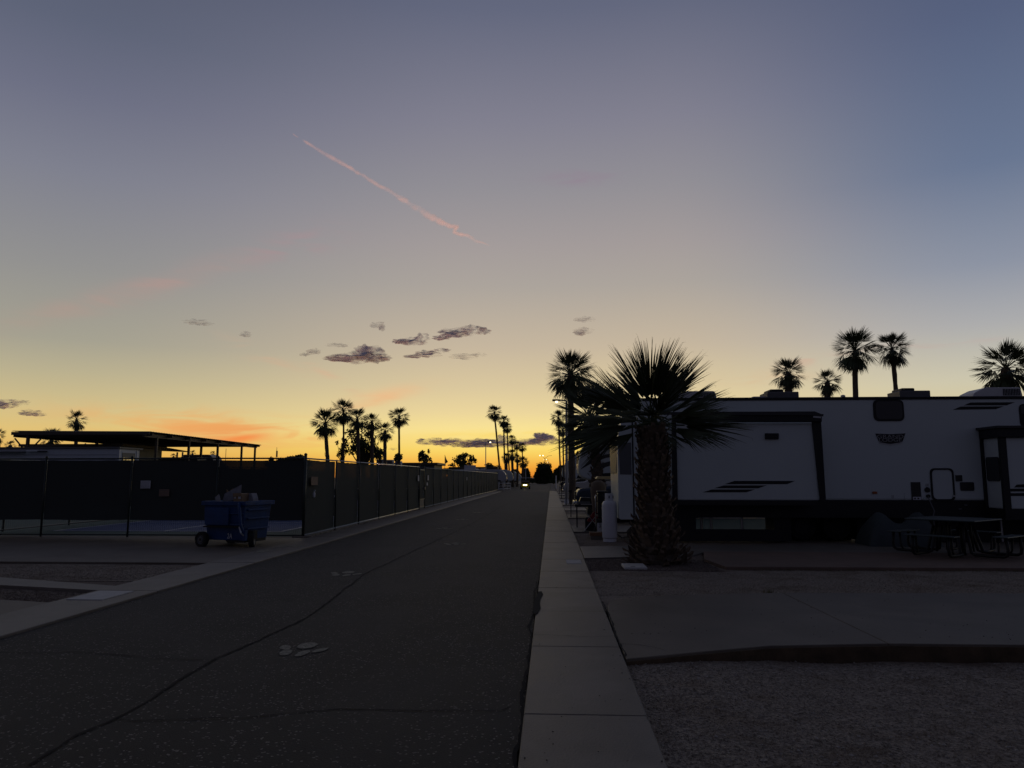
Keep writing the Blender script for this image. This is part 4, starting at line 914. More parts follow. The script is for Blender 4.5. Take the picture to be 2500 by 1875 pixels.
def pickup(label,loc,rz,m=dkb,group=None,covered=False):
    t=thing('pickup_truck',label,'pickup truck',loc,group,rz,world=False)
    prof=rounded([(.05,.55),(0,.95),(.12,1.16),(1.5,1.28),(1.75,1.30),(2.55,1.88),(3.9,1.92),(4.3,1.35),(5.75,1.32),(5.8,.6),(5.2,.5)],.12)
    MB().prism([(x,z) for x,z in prof if True],-.96,.96).build('body',m,t,bevel=.08,seg=3)
    for s in (-1,1):
        y0=.955*s; a,b=min(y0,y0+s*.012),max(y0,y0+s*.012)
        MB().prism([(1.95,1.33),(2.62,1.80),(3.15,1.82),(3.15,1.33)],a,b).build('window',glass,t); MB().prism([(3.22,1.33),(3.22,1.82),(3.82,1.84),(4.05,1.36)],a,b).build('window',glass,t)
        MB().box(.02,.25,.62*s-.22,.62*s+.22,.86,1.04).build('headlight',winl,t,bevel=.02)
        MB().box(1.95,2.15,s*1.0-.08,s*1.0+.14*s+.0 if s>0 else s*1.0+.08,1.36,1.52).build('mirror',chrome,t,bevel=.03)
        for x in (1.05,4.75): wheel_at(t,x,s*.84,.40,.27); 
        MB().prism([(1.05+.48*math.cos(math.pi*k/8),.42+.48*math.sin(math.pi*k/8)) for k in range(9)],a,b).build('wheel_arch',blk,t); MB().prism([(4.75+.48*math.cos(math.pi*k/8),.42+.48*math.sin(math.pi*k/8)) for k in range(9)],a,b).build('wheel_arch',blk,t)
        MB().box(3.18,3.2,a,b+.002,.6,1.3).build('door_gap',blk,t)
    MB().box(-.02,.03,-.4,.4,.72,1.05).build('grille',blk,t,bevel=.01)
    for k in range(4): MB().box(-.035,-.015,-.4,.4,.75+.08*k,.78+.08*k).build('grille_bar',chrome,t)
    MB().box(-.10,.12,-.92,.92,.48,.68).build('bumper',chrome,t,bevel=.05)
    MB().add([(1.83,-.78,1.36),(1.83,.78,1.36),(2.52,.7,1.83),(2.52,-.7,1.83)],[(0,1,2,3)]).build('windscreen',glass,t)
    t.rotation_euler=(0,0,rz); return t
gR='campers parked on the lots right of the road'; gL='campers parked beyond the fence at the left'
fifth_wheel('white camper with curved black stripes on its rounded nose, behind the dark pickup',(1.25,36.5,0),0,group=gR)
fifth_wheel('second white camper nose further down the right side, behind the lamp post',(1.2,66,0),0,group=gR,stripe=False)
fifth_wheel('farthest white camper on the right before the hedge',(1.3,95,0),0,group=gR,stripe=False)
pickup('dark blue pickup truck facing the road between the propane cylinder and the lamp post',(1.0,31.5,0),0)
pickup('far white pickup truck with shining bumper behind the lamp post',(.95,60,0),0,silver)
pickup('farthest dark vehicle on the right side before the hedge',(1.0,84,0),0,blkp)
lsc=.86
for (xr,Yd,lab,st) in ((1236.8,106,'nearest camper at the end of the long fence with a darker flank',False),(1252.5,121,'second camper beyond the fence with a slanted rounded nose',False),(1265.4,137,'third camper beyond the fence with a rounded white nose',False),(1273.7,152,'fourth and farthest camper beyond the fence',False)):
    q=P(xr,1160,Yd); o=fifth_wheel(lab,(q.x,Yd+1.2,-.15),math.pi,body=rvw if Yd>110 else silver,group=gL,stripe=st); o.scale=(.8,.8,{106:.76,121:.80,137:.77,152:.69}[Yd])
# golf cart coming down the road, light on
gx=P(1282,1190,104).x
t=thing('golf_cart','golf cart with its headlight on coming down the middle of the road','golf cart',(gx,104,0))
MB().prism(rounded([(gx-.55,.2),(gx+.55,.2),(gx+.6,.55),(gx+.4,.78),(gx-.4,.78),(gx-.6,.55)],.1),103.9,104.5).build('cowl',ylp,t,bevel=.06)
MB().box(gx-.55,gx+.55,104.5,106.2,.25,.5).build('floor',blk,t); MB().box(gx-.55,gx+.55,105.2,105.9,.5,.85).build('seat',tan,t,bevel=.05); MB().box(gx-.55,gx+.55,105.8,105.95,.85,1.3).build('seat_back',tan,t,bevel=.05)
MB().box(gx-.62,gx+.62,104.2,106.2,1.52,1.58).build('roof',white,t,bevel=.03)
for s in (-.56,.56):
    MB().tube([(gx+s,104.3,.6),(gx+s*.95,104.45,1.53)],.03,6).build('roof_post',blk,t); MB().tube([(gx+s,106.0,.5),(gx+s*.95,106.,1.53)],.03,6).build('roof_post',blk,t)
    for y in (104.25,105.8): MB().cone((gx+s-.09,y,.23),(gx+s+.09,y,.23),.23,.23,14).build('wheel',rubber,t)
MB().tube([(gx-.28,104.7,.75),(gx-.28,104.85,1.0)],.02,5).build('steering_column',blk,t)
MB().box(gx-.5,gx+.5,104.36,104.38,1.08,1.13).build('windscreen_bar',white,t)
MB().box(gx-.26,gx+.26,103.86,103.9,.5,.62).build('headlight',headm,t,bevel=.02)
MB().box(gx-.5,gx+.5,103.82,103.9,.24,.34).build('bumper',ylp,t,bevel=.02)
# ------------------------------------------------------------ THE CAMPER (big trailer parallel to the picture)
W=19.5
rv=thing('travel_trailer','long white travel trailer with black trim and slide-outs filling the right side','camper trailer',(6.8,W,0))
zt=3.66; zb=1.06; xl=P(1508,1165,W).x; xr_=15.5
MB().box(xl+.35,xr_,W,W+2.45,zb,zt).build('body',rvw,rv,bevel=.05)
MB().prism(rounded([(xl+.02,.56),(xl-.0,2.6),(xl+.16,3.3),(xl+.5,3.6),(xl+1.0,3.64),(xl+1.0,.56)],.06),W-.012,W+2.44).build('front_cap',rvw,rv,bevel=.05,seg=3)
MB().prism([(xl+.06,1.72),(xl+.03,2.55),(xl+.36,2.55),(xl+.36,1.72)],W-.02,W-.0125).build('front_cap_dark_panel',greyp,rv)
MB().box(xl+.385,xl+.42,W-.03,W+.0,.56,3.5).build('cap_trim',blk,rv)
MB().box(xl-.008,xl-.001,W+.25,W+2.2,1.75,2.6).build('front_window',greyp,rv)
MB().box(xl+.45,xr_,W-.03,W+2.46,zt-.01,zt+.06).build('roof_edge',blk,rv,bevel=.015)
MB().box(xl+1.0,xr_,W+.015,W+2.43,.62,zb-.0).build('underbelly',blk,rv)
# frame; black panels added as shade under the trailer, with a see-through gap
def px_box(mb,p0,p1,Yp,th): 
    a=P(*p0,Yp); b=P(*p1,Yp); mb.box(min(a.x,b.x),max(a.x,b.x),Yp-th,Yp,min(a.z,b.z),max(a.z,b.z)); return mb
sk_=MB(); sk_.box(3.2,3.72,W+.05,W+.1,.02,.7); sk_.build('shade_panel',blk,rv)
MB().box(P(1893,1222,W).x,P(1935,1222,W).x,W+.2,W+1.0,.02,.7).build('storage_box',blk,rv)
MB().box(5.95,8.1,W+1.3,W+1.35,-.1,.7).build('shade_panel',blk,rv); MB().box(8.,15,W+.6,W+.65,-.1,.7).build('shade_panel',blk,rv); MB().box(8.0,8.04,W+.65,W+1.3,.02,.7).build('shade_panel',blk,rv)  # black sheets set back to keep the underside dark
MB().box(3.72,5.95,W+.05,W+.1,.02,.32).build('shade_panel',blk,rv)
for x in (6.6,7.5): 
    wheel_at(rv,x-6.8,.75,.36,.24,rubber,blk)
for x in (3.95,4.2,5.0,11.6): MB().cone((x,W+.5,0),(x,W+.5,.66),.04,.03,6).build('stabiliser',steel,rv)
MB().tube([(xl+1.0,W+1.2,.5),(xl+.1,W+1.2,.46),(xl-.5,W+1.2,.46)],.06,6).build('tow_tongue',blk,rv)
MB().box(xl+.5,xl+1.9,W+.1,W+2.3,.3,.56).build('frame_rail',blk,rv)
MB().box(xl+.55,xl+.95,W-.02,W+.1,.34,.5).build('step_bracket',tan,rv)
MB().tube([(xl+.45,W+.3,.5),(xl+.5,W+.25,.25),(xl+.35,W+.2,.12),(xl+.1,W+.2,.08),(xl-.05,W+.25,.2)],.012,5).build('supply_cable',blk,rv)
# slide-outs
def slide(p0,p1,Ys,name,left_vis=False,topw=True):
    a=P(p0[0],p0[1],Ys); b=P(p1[0],p1[1],Ys)
    s=MB().box(a.x,b.x,Ys,W-.001,b.z,a.z).build(name,rvw,rv,bevel=.03); return a,b,s
Ys=18.85
a,b,s1=slide((1648,1034),(2000,1222),Ys,'slide_out')
# black trims of slide 1
def strip(parent,poly,Yp,th,m,name,**k):
    pts=[P(x,y,Yp) for x,y in poly]; o=MB().prism([(p.x,p.z) for p in pts],Yp-th,Yp).build(name,m,parent,**k); return o
strip(rv,[(1639,1024),(1650,1024),(1654,1222),(1641,1222)],Ys-.002,.05,blk,'corner_trim')
strip(rv,[(1981,1030),(2003,1030),(2015,1223),(2001,1223)],Ys-.002,.05,blk,'corner_trim')
strip(rv,[(1639,1010),(1990,1010),(2003,1018),(2003,1031),(1639,1031)],Ys-.002,.12,blk,'awning_case',bevel=.02)
strip(rv,[(1985,1015.5),(2004,1016.5),(2004,1021),(1985,1019.5)],Ys-.125,.01,silver,'awning_end')
strip(rv,[(1620,1006),(1988,1004.5),(2004,1011),(2010,1011),(2009,1017),(1985,1014),(1620,1013)],Ys-.13,.03,blkp,'awning_roller')
MB().box(a.x,b.x,Ys-.01,W,b.z-.12,b.z-.001).build('slide_sill',blk,rv)
strip(rv,[(1867,1058),(1900,1058),(1900,1072.5),(1867,1072.5)],Ys,.06,blk,'outside_light',bevel=.01)
for pts in ([(1793,1174),(1941,1174),(1922,1182),(1769,1182)],[(1767,1185),(1872,1185),(1851,1192),(1743,1192)],[(1738,1195),(1843,1195),(1822,1202),(1715,1202)]):
    strip(rv,pts,Ys-.001,.004,blk,'stripe')
# wall items
def onw(px0,py0,px1,py1,name,m,th=.015,r=.0,parent=None,Yp=W):
    a=P(px0,py0,Yp); b=P(px1,py1,Yp); poly=[(a.x,b.z),(b.x,b.z),(b.x,a.z),(a.x,a.z)]
    if r: poly=rounded(poly,r,4)
    return MB().prism(poly,Yp-th,Yp-.0005).build(name,m,parent or rv)
wf=onw(2130,976,2208,1028,'window',blk,.02,.14); 
pa=P(2136,980,W); pb=P(2203,1023,W); o=MB().prism(rounded([(pa.x,pb.z),(pb.x,pb.z),(pb.x,pa.z),(pa.x,pa.z)],.11,4),W-.026,W-.0205).build('pane',glass,wf,org=(6.8,W,0))
# maker's badge
bd=strip(rv,[(2137,1058.5),(2173,1060),(2210,1058),(2203,1078),(2197,1081),(2173,1084),(2150,1081),(2145,1077)],W,.014,blk,'badge')
strip(rv,[(2146,1080),(2173,1084.6),(2200,1080),(2199,1082),(2173,1086.6),(2147,1082)],W-.002,.014,silver,'badge_rim')
lettm=mat('badge_letter',(.30,.30,.30),.5)
for s,py,sz,sxx in (('GRAND',1066.2,.135,1.42),('LODGE',1074.5,.125,1.42)):
    q=P(2173.5,py,W-.018); text(s,sz,lettm,rv,Matrix.Translation((q.x-6.8,q.y-W,q.z))@FRONT,'lettering',.002,sxx)
for pts in ([(2370,982.5),(2478,982),(2458,989.5),(2352,989.8)],[(2345,992.5),(2450,992),(2431,999),(2326,1000.5)]): strip(rv,pts,W,.004,blk,'stripe')
w2=onw(2486,986,2560,1042,'window',blk,.02,.14); onw(2490,990,2560,1010,'pane',glass,.026,.0)
onw(2223,1177,2249,1221,'vent_panel',blkp,.02); onw(2228,1213,2248,1220.5,'utility_plate',paper,.026)
for px in (2234,2242): q=P(px,1217,W-.03); MB().cone((q.x,q.y,q.z),(q.x,q.y+.02,q.z),.022,.022,10).build('water_port',blk,rv)
q=P(2264,1196,W-.02); MB().cone((q.x,q.y-.015,q.z),(q.x,W-.001,q.z),.065,.065,18).build('power_inlet',blk,rv)
q=P(2266,1211,W-.02); MB().cone((q.x,q.y-.03,q.z),(q.x,W-.001,q.z),.045,.045,14).build('cable_inlet',blk,rv)
for k,py in enumerate((1181.5,1184.5,1188)): onw(2259,py,2268,py+1.2,'caution_print',greyp,.003)
for k,py in enumerate((1210,1212.5,1215)): onw(2176,py,2183-k%2,py+1.0,'caution_print',greyp,.003)
onw(2207.6,1204,2208.4,1221,'wall_seam',greyp,.003)
# hatch door: frame ring + door + latch
a=P(2269,1143,W); b=P(2332,1222.5,W); oc=rounded([(a.x,b.z+.0),(b.x,b.z),(b.x,a.z),(a.x,a.z)],.13,5); ic=[((x-(a.x+b.x)/2)*.86+(a.x+b.x)/2,(z-(a.z+b.z)/2)*.90+(a.z+b.z)/2) for x,z in oc]
n=len(oc); mb=MB(); vs=[(x,W-.03,z) for x,z in oc]+[(x,W-.03,z) for x,z in ic]+[(x,W-.001,z) for x,z in oc]+[(x,W-.001,z) for x,z in ic]
fs=[]
for i in range(n):
    j=(i+1)%n; fs+=[(i,j,n+j,n+i),(2*n+i,2*n+j,j,i),(n+i,n+j,3*n+j,3*n+i)]
mb.add(vs,fs); mb.build('hatch_frame',blk,rv); MB().prism(ic,W-.012,W-.002).build('hatch_door',rvw,rv)
q=P(2327,1211,W); MB().box(q.x-.03,q.x+.03,W-.05,W-.03,q.z-.02,q.z+.02).build('hatch_latch',silver,rv)
onw(2332,1160,2349,1175,'vent_cover',blkp,.02); onw(2343,1177,2378,1198,'refrigerator_vent',blkp,.025,.03)
for px,py in ((2358,1233),(2344,1242.5)): onw(px-4,py-1.5,px+4,py+1.5,'decal',greyp,.004,Yp=W+.0)
onw(2129,1200,2141,1205.5,'marker_light',amber,.03,.02)
# right slide-out with visible left flank
Yr=18.75
lx=P(2405,1165,W).x; tz=P(2400,1070,W).z
MB().box(lx,xr_,Yr,W-.001,.88,2.62).build('slide_out',rvw,rv,bevel=.03)
MB().box(lx-.07,lx+.02,W-.06,W-.002,.66,2.66).build('corner_trim',blk,rv)
MB().box(lx-.025,lx+.13,Yr-.03,Yr+.06,.7,2.66).build('corner_trim',blk,rv)
MB().box(lx-.08,xr_,Yr-.1,W-.002,2.62,2.84).build('awning_case',blk,rv,bevel=.015); MB().box(lx-.14,xr_,Yr-.16,W-.002,2.84,2.9).build('awning_fabric',blkp,rv)
MB().box(lx-.03,xr_,Yr-.01,W-.002,.62,.88).build('slide_sill',blk,rv)
MB().prism(rounded([(Yr+.10,1.55),(W-.12,1.55),(W-.12,2.15),(Yr+.10,2.15)],.06,3),0,1).build('tmp',glass,None)
tmp=bpy.data.objects['tmp']; me=tmp.data
for v_ in me.vertices: x,y,z=v_.co; v_.co=(lx-.022-6.8+y*.018,x-W,z)
bpy.data.objects.remove(tmp); o=bpy.data.objects.new('flank_window',me); C.objects.link(o); o.parent=rv
for pts in ([(2482,1183),(2500,1182),(2560,1182),(2560,1190),(2476,1190)],[(2462,1193),(2560,1192),(2560,1200),(2462,1200)],[(2462,1204),(2560,1203),(2560,1211),(2464,1211)]): strip(rv,pts,Yr-.001,.004,blk,'stripe')
# roof equipment
def ac(px0,px1,pyt,label,m=rvw2,Yp=W+.7,blocky=False):
    a=P(px0,pyt,Yp); b=P(px1,pyt,Yp); h=a.z
    z0=zt+.06
    if blocky:
        o=MB().box(a.x,b.x,Yp,Yp+.75,z0,h-.06).build('roof_air_conditioner',greyp,rv,bevel=.02); MB().box(a.x+.1,(a.x+b.x)/2+.05,Yp+.1,Yp+.7,h-.06,h+.02).build('shroud',blk,rv,bevel=.03)
    else:
        o=MB().prism(rounded([(a.x,z0),(a.x+.05,z0+.12),(a.x+.35,h),(b.x-.05,h),(b.x,z0)],.06),Yp,Yp+.75).build('roof_air_conditioner',m,rv,bevel=.04,seg=3)
        for k in range(11): x=b.x-.5+k*.04; MB().box(x,x+.02,Yp-.012,Yp+.01,z0+.05,h-.04).build('grille_slot',blk,rv)
    return o
ac(2372,2496,946,'',Yp=W+.3); ac(1640,1750,955,'',Yp=W+.3); ac(1873,1950,951,'',blocky=True,Yp=W+.5); ac(2196,2271,948,'',blocky=True,Yp=W+.5)
a=P(1829,968,W+.6); b=P(1876,975,W+.6); MB().prism(rounded([(a.x,zt+.05),(a.x+.08,a.z),(b.x-.05,a.z),(b.x,zt+.05)],.05),W+.6,W+1.0).build('roof_vent',rvw2,rv,bevel=.03)
a=P(2132,969,W+.5); b=P(2178,975,W+.5); MB().box(a.x,b.x,W+.5,W+.9,zt+.05,a.z).build('roof_vent',rvw2,rv,bevel=.03)
q=P(2058,967,W+.5); MB().lathe((q.x,W+.5,zt+.05),[(.04,0),(.04,.06),(.06,.065),(.06,.10),(.03,.12)],12).build('vent_pipe',rvw2,rv); q=P(1996,971,W+.5); MB().lathe((q.x,W+.5,zt+.05),[(.05,0),(.05,.03),(.02,.04)],10).build('vent_cap',rvw2,rv)
for px in (1800,2010,2300): q=P(px,974,W+.3); MB().box(q.x-.04,q.x+.04,W+.3,W+.4,zt+.055,zt+.075).build('roof_bracket',greyp,rv)
# supply hose from the inlet
q0=P(2266,1213,W-.06); q1=P(2278,1262,W-.5)
single(MB().tube([q0,q0.lerp(q1,.3)+Vector((0,-.05,0)),q0.lerp(q1,.7)+Vector((.01,-.12,0)),q1,(q1.x+.05,q1.y,.05)],.014,6),'supply_hose',greyp,'pale blue grey supply hose hanging from the trailer inlet','hose',tuple(q0))
# green mat behind and clutter seen under the trailer
MB().box(3.01,8.5,22.3,30.2,-.1,.0).build('green_mat',turf,kind='structure')
# tarpaulin covered load
def drape(cx,cy,w_,d_,h,seed):
    xs=[cx-w_/2+w_*i/30 for i in range(31)]; ys=[cy-d_/2+d_*i/16 for i in range(17)]
    def f(x,y):
        u=(x-cx)/(w_/2); v=(y-cy)/(d_/2); k=max(0,1-abs(u)**5)*max(0,1-abs(v)**3)
        return .03+h*k**.55*(.86+.12*math.cos(u*5.6+3.1)+.22*nz(x,y,2.2,seed)+.05*nz(x,y,7,seed))
    return grid(xs,ys,f)
single(drape(P(2182,1165,18.6).x,18.6,1.7,1.0,.72,3),'tarpaulin',tarpm,'grey tarpaulin draped over a lumpy load under the trailer behind the picnic table','tarpaulin',(P(2182,1165,18.6).x,18.6,0),smooth=True)
# ------------------------------------------------------------ picnic table
def ptable():
    cx,cy=P(2326,1265,16.1).x,16.1; t=thing('picnic_table','dark picnic table with benches on bent pipe legs on the patio','picnic table',(cx,cy,.0))
    M=Matrix.Translation((cx,cy,0))@Matrix.Rotation(R(40),4,'Z')
    pw=blkp; tm=mat('dark_green_coated_steel',(.03,.045,.045),.4,var=.1,spec=.5)
    MB().box(-.68,.68,-.68,.68,.725,.76,M).build('table_top',tm,t,bevel=.02)
    def pipe(pts,name='leg'): MB().tube([M@Vector(p) for p in pts],.03,8).build(name,blk,t,smooth=True)
    pipe([(-.3,-.3,.73),(-.3,-.3,.1),(-.26,-.3,.06)],'pedestal'); 
    for sx_,sy_ in ((1,1),(1,-1),(-1,1),(-1,-1)): MB().tube([M@Vector((.22*sx_,.22*sy_,.73)),M@Vector((.25*sx_,.25*sy_,.08))],.028,8).build('pedestal',blk,t,smooth=True)
    for k in range(4):
        Mk=M@Matrix.Rotation(k*math.pi/2,4,'Z')
        MB().box(-.48,.48,-1.16,-.88,.435,.46,Mk).build('bench',tm,t,bevel=.012)
        for s in (-.34,.34):
            pts=[(s,-1.08,.435),(s,-1.10,.2),(s,-1.08,.10),(s,-1.02,.07),(s,-.8,.065),(s,-.5,.07),(s*.8,-.42,.10),(s*.7,-.38,.3),(s*.6,-.3,.6)]
            MB().tube([Mk@Vector(p) for p in pts],.03,8).build('leg',blk,t,smooth=True)
            MB().tube([Mk@Vector((s,-.95,.435)),Mk@Vector((s,-.93,.15)),Mk@Vector((s,-.88,.07))],.02,6).build('leg',blk,t,smooth=True)
    return t
pt=ptable(); pt.location.z=.04
# ------------------------------------------------------------ propane cylinder, planter, clutter at the lot edge
q=P(1489,1320,19.75); px_=q.x
t=thing('propane_cylinder','tall white propane cylinder standing on the gravel left of the big palm','gas cylinder',(px_,19.75,-.03))
MB().lathe((px_,19.75,-.02),[(.175,0),(.175,.07),(.165,.075)],24).build('foot_ring',white,t,smooth=False)
MB().lathe((px_,19.75,.05),[(.15,0),(.19,.03),(.196,.06),(.196,.86),(.185,.92),(.15,.97),(.08,.995)],28).build('tank',white,t,smooth=True)
mb=MB(); n=26
vs=[]
for z in (1.01,1.23):
    for rr in (.112,.106):
        for i in range(n): a=R(-250+i*320/(n-1)); vs.append((px_+rr*math.cos(a),19.75+rr*math.sin(a),z))
fs=[]
for i in range(n-1): fs+=[(i,i+1,2*n+i+1,2*n+i),(n+i,3*n+i,3*n+i+1,n+i+1),(2*n+i,2*n+i+1,3*n+i+1,3*n+i)]
mb.add(vs,fs); mb.build('valve_collar',white,t)
for a in (-95,-35): x=px_+.113*math.cos(R(a)); y=19.75+.113*math.sin(R(a)); MB().box(x-.012,x+.012,y-.006,y+.004,1.10,1.17).build('collar_slot',blk,t)
MB().lathe((px_,19.75,1.04),[(.03,0),(.03,.08),(.045,.09),(.045,.13)],10).build('valve',mat('brass',(.4,.28,.1),.4,metal=.8),t)
def pbox(px0,py0,px1,py1,Yd,dep,name,m,label,cat,bev=.01,extra=None):
    a=P(px0,py0,Yd); b=P(px1,py1,Yd); c=((a.x+b.x)/2,Yd,max(-.03,b.z)); t=thing(name,label,cat,c); MB().box(a.x,b.x,Yd,Yd+dep,b.z,a.z).build('body',m,t,bevel=bev); return t,a,b
# planter box of boards
a=P(1440,1294,20.3); b=P(1474,1312,20.3); t=thing('planter_box','low reddish wooden planter box left of the propane cylinder','planter',((a.x+b.x)/2,20.3,-.03))
MB().box(a.x,b.x,20.3,20.7,.08,.17).build('board',wood,t,bevel=.006); MB().box(a.x+.03,b.x-.02,20.31,20.69,-.03,.078).build('board',mat('grey_board',(.15,.13,.11),.9),t,bevel=.006); MB().box(a.x+.03,b.x-.03,20.33,20.67,.15,.172).build('soil',mulch,t)
# hook sign
a=P(1458,1272,21.0); b=P(1471,1293,21.0); t=thing('small_panel','small white panel with a black hook mark beside the planter','panel',((a.x+b.x)/2,21,0)); MB().box(a.x,b.x,21,21.03,0,a.z).build('board',white,t); 
cxm=(a.x+b.x)/2; MB().tube([(cxm,20.99,a.z-.04),(cxm,20.99,a.z-.11),(cxm+.025,20.99,a.z-.15),(cxm-.0,20.99,a.z-.18),(cxm-.03,20.99,a.z-.15)],.008,5).build('hook',blk,t)
# black hand truck with chrome tube and black bin
yb=21.6; x0=P(1453,1200,yb).x; t=thing('hand_truck','upright hand truck with a bright bent tube left of the propane cylinder','hand truck',(x0,yb,0))
for dx in (0,.28): MB().tube([(x0+dx,yb,.1),(x0+dx,yb,.9),(x0+dx*.9,yb,1.08),(x0+dx*.7+.03,yb,1.14)],.018,6).build('upright',chrome if dx==0 else blk,t,smooth=True)
for z in (.25,.6,.95): MB().box(x0,x0+.28,yb-.01,yb+.01,z,z+.03).build('crossbar',blk,t)
MB().box(x0-.02,x0+.3,yb-.25,yb,.02,.04).build('toe_plate',steel,t); 
for dx in (-.04,.3): MB().cone((x0+dx,yb+.06,.12),(x0+dx+.05,yb+.06,.12),.12,.12,14).build('wheel',rubber,t)
t,a,b=pbox(1459,1203,1483,1265,21.9,.4,'bin',blk,'tall black bin strapped behind the hand truck','bin',.03); MB().box(a.x-.02,b.x+.02,21.88,22.32,a.z,a.z+.05).build('lid',blk,t,bevel=.02); MB().box(a.x+.03,a.x+.2,21.97,22.25,-.02,b.z).build('foot',blk,t)
# grill on a cart
yg=24.5; a=P(1403,1214,yg); b=P(1448,1262,yg)
t=thing('barbecue_grill','black barbecue grill on a wheeled cart left of the hand truck','grill',((a.x+b.x)/2,yg,0))
MB().box(a.x,a.x+.62,yg,yg+.5,b.z+.32,a.z-.22).build('firebox',blk,t,bevel=.03); MB().prism(rounded([(a.x+.12,a.z-.22),(a.x+.58,a.z-.22),(a.x+.55,a.z-.02),(a.x+.2,a.z)],.05),yg+.02,yg+.48).build('lid',blkp,t,bevel=.02)
MB().box(a.x+.2,a.x+1.05,yg-.02,yg+.0,a.z-.245,a.z-.215).build('shelf_edge',steel,t); MB().box(a.x+.62,a.x+1.05,yg,yg+.45,a.z-.25,a.z-.22).build('side_shelf',greyp,t)
for x in (a.x+.06,a.x+.56,a.x+1.0): 
    for y in (yg+.05,yg+.42): MB().box(x,x+.03,y,y+.03,.0,a.z-.25).build('leg',blk,t)
MB().box(a.x+.1,a.x+.5,yg-.02,yg-.005,b.z+.42,b.z+.5).build('control_panel',greyp,t)
for x in (a.x+.62,): MB().cone((x,yg-.05,.1),(x,yg,.1),.1,.1,12).build('wheel',rubber,t)
single(MB().box(a.x+.28,a.x+.62,23.2,23.6,.0,.42),'toolbox',blk,'small black box on the lot in front of the grill','box',(a.x+.4,23.2,0),bevel=.02)
q=P(1446,1250,22.8); t=thing('folding_chair','folded red canvas chair lying against the hand truck','chair',(q.x,22.8,0))
MB().prism(rounded([(q.x-.18,.32),(q.x+.05,.62),(q.x+.2,.6),(q.x+.12,.28)],.05),22.8,22.9).build('canvas',red,t)
for s in (-1,1): MB().tube([(q.x-.28*s,22.78,.0),(q.x+.22*s,22.8,.62)],.012,5).build('leg',steel,t)
MB().tube([(q.x-.3,22.82,.02),(q.x+.3,22.82,.05)],.012,5).build('leg',blk,t)
# covered round grill (brown) and golf cart with sunset light in its roof colour by the pickup
q=P(1461,1200,23.2); t=thing('covered_grill','brown fabric covered kettle grill behind the propane cylinder','grill',(q.x,23.2,0))
MB().lathe((q.x,23.2,.0),[(.16,.3),(.2,.75),(.24,1.15),(.24,1.35),(.2,1.48),(.08,1.55)],14).build('cover',tan,t,smooth=True)
for k in range(3): MB().cone((q.x+.14*math.cos(k*2.1),23.2+.14*math.sin(k*2.1),0),(q.x+.14*math.cos(k*2.1),23.2+.14*math.sin(k*2.1),.4),.015,.015,5).build('leg',blk,t)
yc=27.; a=P(1456,1163,yc); b=P(1503,1170,yc); t=thing('golf_cart','parked golf cart with sunset light in its roof colour behind the white propane cylinder','golf cart',(a.x+.6,yc,0))
MB().prism(rounded([(a.x,b.z),(a.x+.05,a.z),(a.x+1.75,a.z+.02),(a.x+1.8,b.z)],.04),yc,yc+1.1).build('roof',yel,t,bevel=.03)
for dx in (.12,1.6):
    for y in (yc+.05,yc+1.0): MB().tube([(a.x+dx+(.0 if dx>1 else -.05),y,.6),(a.x+dx,y,b.z)],.02,6).build('roof_post',blk,t)
MB().prism(rounded([(a.x-.35,.3),(a.x-.3,.7),(a.x+.1,.82),(a.x+.2,.45),(a.x+.7,.45),(a.x+.75,.75),(a.x+2.,.72),(a.x+2.0,.3)],.06),yc+.02,yc+1.08).build('body',blkp,t,bevel=.04); MB().box(a.x+.75,a.x+1.25,yc+.06,yc+1.04,.75,1.25).build('seat',tan,t,bevel=.05)
for dx in (.0,1.55):
    for y in (yc+.02,yc+.98): MB().cone((a.x+dx,y-.02,.22),(a.x+dx,y+.12,.22),.22,.22,14).build('wheel',rubber,t)
q=P(1394,1262,30); x=q.x; xx=P(1394,1196,30).x
t=thing('marker_post','thin dark marker post at the edge of the lots left of the grill','post',(x,G(1394,1264)[1],0)); yy=G(1394,1264)[1]; x=P(1394,1264,yy).x; MB().cone((x,yy,0),(x,yy,P(1394,1196,yy).z),.018,.018,6).build('post',blk,t); MB().box(x-.06,x+.06,yy-.01,yy+.01,P(1394,1203,yy).z,P(1394,1196,yy).z).build('plate',blk,t)
for i,(px,Yd,lab) in enumerate(((1382,44,'thin dark post just before the lamp post'),(1371,58,'thin dark post beyond the lamp post'),(1366,72,'small dark post near the far white pickup'))):
    x=P(px,1200,Yd).x; single(MB().cone((x,Yd,0),(x,Yd,1.05),.025,.02,6),'marker_post',blk,lab,'post',(x,Yd,0),'marker posts along the right pavement')
# round boulder/stump beside the palm
q=P(1548,1303,20.2); single(blob(MB(),(q.x,20.2,.16),.2,4,14,9,.3,(1,.9,.85)),'boulder',mat('dark_stone',(.06,.05,.045),.9,var=.3),'dark round stone behind the big palm trunk, right of the propane cylinder','stone',(q.x,20.2,0),smooth=True)
# utility lid in the mulch
a=G(1525,1391); b=G(1572,1383); t=thing('meter_lid','pale rectangular meter lid in the mulch before the big palm','utility cover',((a[0]+b[0])/2,a[1],0))
MB().box(a[0],b[0]+.0,a[1],b[1]+.12,-.03,.045).build('lid',concw,t,bevel=.01); MB().box(a[0]+.12,a[0]+.2,a[1]+.1,a[1]+.16,.0455,.047).build('keyhole',blk,t)
